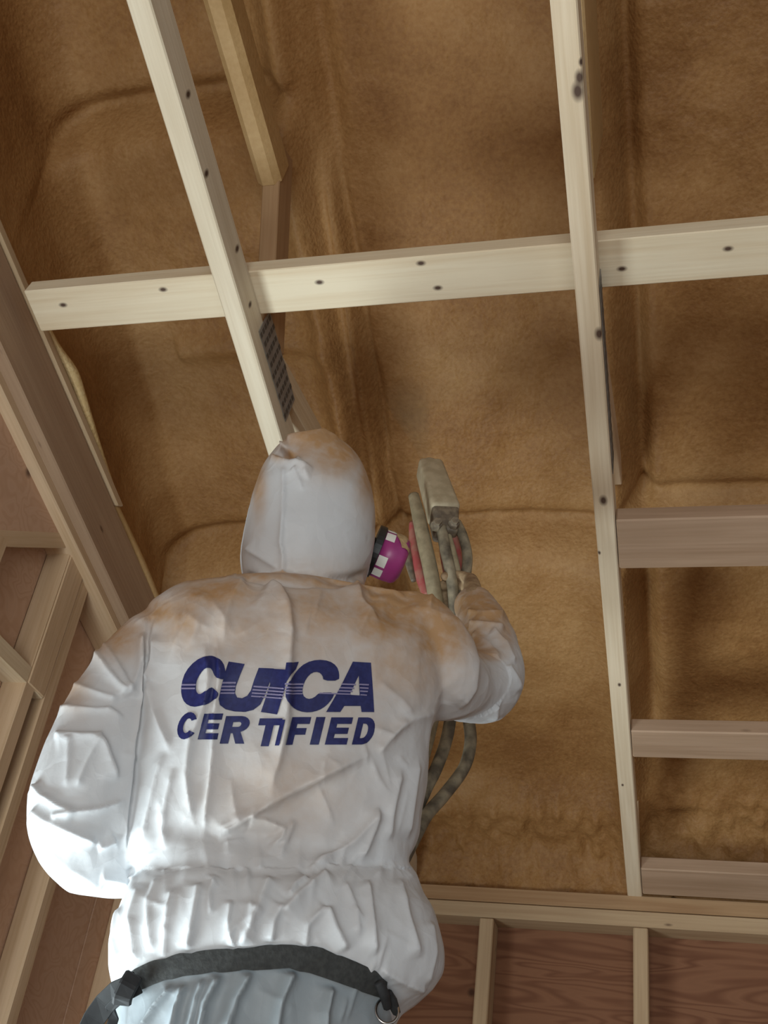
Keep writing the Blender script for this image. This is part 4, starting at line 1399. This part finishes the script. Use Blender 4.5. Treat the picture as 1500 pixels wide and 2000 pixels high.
body = taper_box(PX(868, 1008, GUN_W-0.01), PX(838, 912, GUN_W+0.06), 0.060, 0.052, 0.058, 0.050, M_gun, 'gun_body', gun, 0.010)
a_ = PX(838, 912, GUN_W+0.06); d_ = (PX(838, 912, GUN_W+0.06)-PX(868, 1008, GUN_W-0.01)).normalized()
NOZ, NDIR = a_.copy(), d_.copy()
m_, _ = box_frame(a_-d_*0.004, a_+d_, -AVv)
bm_obj('nozzle', lathe_bm([(0, 0.021), (0.010, 0.020), (0.014, 0.012), (0.026, 0.009), (0.028, 0.004)], 20), M_gun, gun, True, mw=m_)
taper_box(PX(870, 1050, GUN_W-0.01), PX(866, 1000, GUN_W-0.005), 0.044, 0.056, 0.045, 0.052, M_gdark, 'manifold', gun, 0.008)
for q in (PX(852, 1026, GUN_W-0.035), PX(886, 1024, GUN_W-0.035)):
    m_, _ = box_frame(q, q-AVv, UP)
    bm_obj('fitting', lathe_bm([(-0.008, 0.011), (0.008, 0.011), (0.010, 0.008), (0.016, 0.008)], 6), M_gdark, gun, False, mw=m_)
hn = bm_obj('handle', tube_bm([PX(876, 1040, GUN_W+0.0), PX(880, 1080, GUN_W+0.022), PX(888, 1130, GUN_W+0.03), PX(895, 1180, GUN_W+0.02)], [0.020, 0.022, 0.021, 0.018], 14), M_red, gun, True)
hn['label'] = 'dusty red grip'
tg = bm_obj('trigger', tube_bm([PX(806, 1020, GUN_W+0.03), PX(812, 1075, GUN_W+0.03), PX(824, 1120, GUN_W+0.025), PX(838, 1165, GUN_W+0.02)], [0.007, 0.013, 0.015, 0.013], 12), M_red, gun, True)
tg['label'] = 'red trigger guard'
bm_obj('valve', tube_bm([PX(795, 1070, GUN_W+0.03), PX(800, 1100, GUN_W+0.03), PX(808, 1135, GUN_W+0.03)], [0.006, 0.009, 0.005], 10), M_gdark, gun, True)


def hose(pts, r, mat, lab=None):
    o = bm_obj('hose', tube_bm([PX(*p) for p in pts], r, 12), mat, gun, True)
    if lab: o['label'] = lab
    return o


G = GUN_W
hose([(808, 968, G), (818, 1010, G-0.01), (830, 1065, G-0.015), (842, 1120, G-0.015), (852, 1180, G), (862, 1260, G+0.02), (856, 1350, G+0.03), (842, 1420, G+0.03), (832, 1460, G+0.02), (810, 1540, G+0.0)], [0.011, 0.0135, 0.0145, 0.0145, 0.014, 0.013, 0.012, 0.011, 0.011, 0.011], M_hose, 'thick tan whip hose')
hose([(892, 1022, G-0.01), (905, 1050, G-0.02), (913, 1090, G-0.02), (907, 1140, G-0.015), (898, 1185, G), (905, 1290, G+0.03), (915, 1400, G+0.03), (919, 1450, G+0.03), (906, 1500, G+0.02), (868, 1552, G), (835, 1590, G-0.02), (812, 1632, G-0.04), (770, 1720, G-0.04), (700, 1900, G-0.02), (640, 2120, G-0.04)], [0.010]*5+[0.011]*10, M_hose2)
hose([(862, 1030, G-0.025), (870, 1075, G-0.03), (880, 1120, G-0.025), (886, 1170, G-0.01), (890, 1290, G+0.03), (880, 1400, G+0.03), (869, 1455, G+0.025), (850, 1505, G+0.01), (830, 1545, G), (790, 1640, G-0.02), (720, 1850, G-0.02), (620, 2130, G-0.05)], [0.011]*12, M_hose2)
hose([(874, 1045, G-0.015), (888, 1100, G-0.02), (894, 1140, G-0.01), (893, 1180, G+0.005)], [0.008, 0.009, 0.009, 0.008], M_hose)

# faint mist between the nozzle and the fresh foam
n0 = NOZ + NDIR*0.03
n1 = n0 + NDIR*0.34
mt = bpy.data.materials.new('mist'); mt.use_nodes = True
nt = mt.node_tree
nt.nodes.remove(nt.nodes['Principled BSDF'])
vp = nt.nodes.new('ShaderNodeVolumePrincipled')
vp.inputs['Color'].default_value = (0.72, 0.55, 0.32, 1)
vp.inputs['Density'].default_value = 1.6
nt.links.new(vp.outputs[0], nt.nodes['Material Output'].inputs['Volume'])
mist = bm_obj('spray_mist', tube_bm([n0, n0.lerp(n1, 0.33), n0.lerp(n1, 0.66), n1], [0.010, 0.026, 0.045, 0.060], 20), mt, None, True)
tag(mist, 'faint tan spray mist rising from the gun nozzle toward the ceiling foam', 'mist', None, 'stuff')
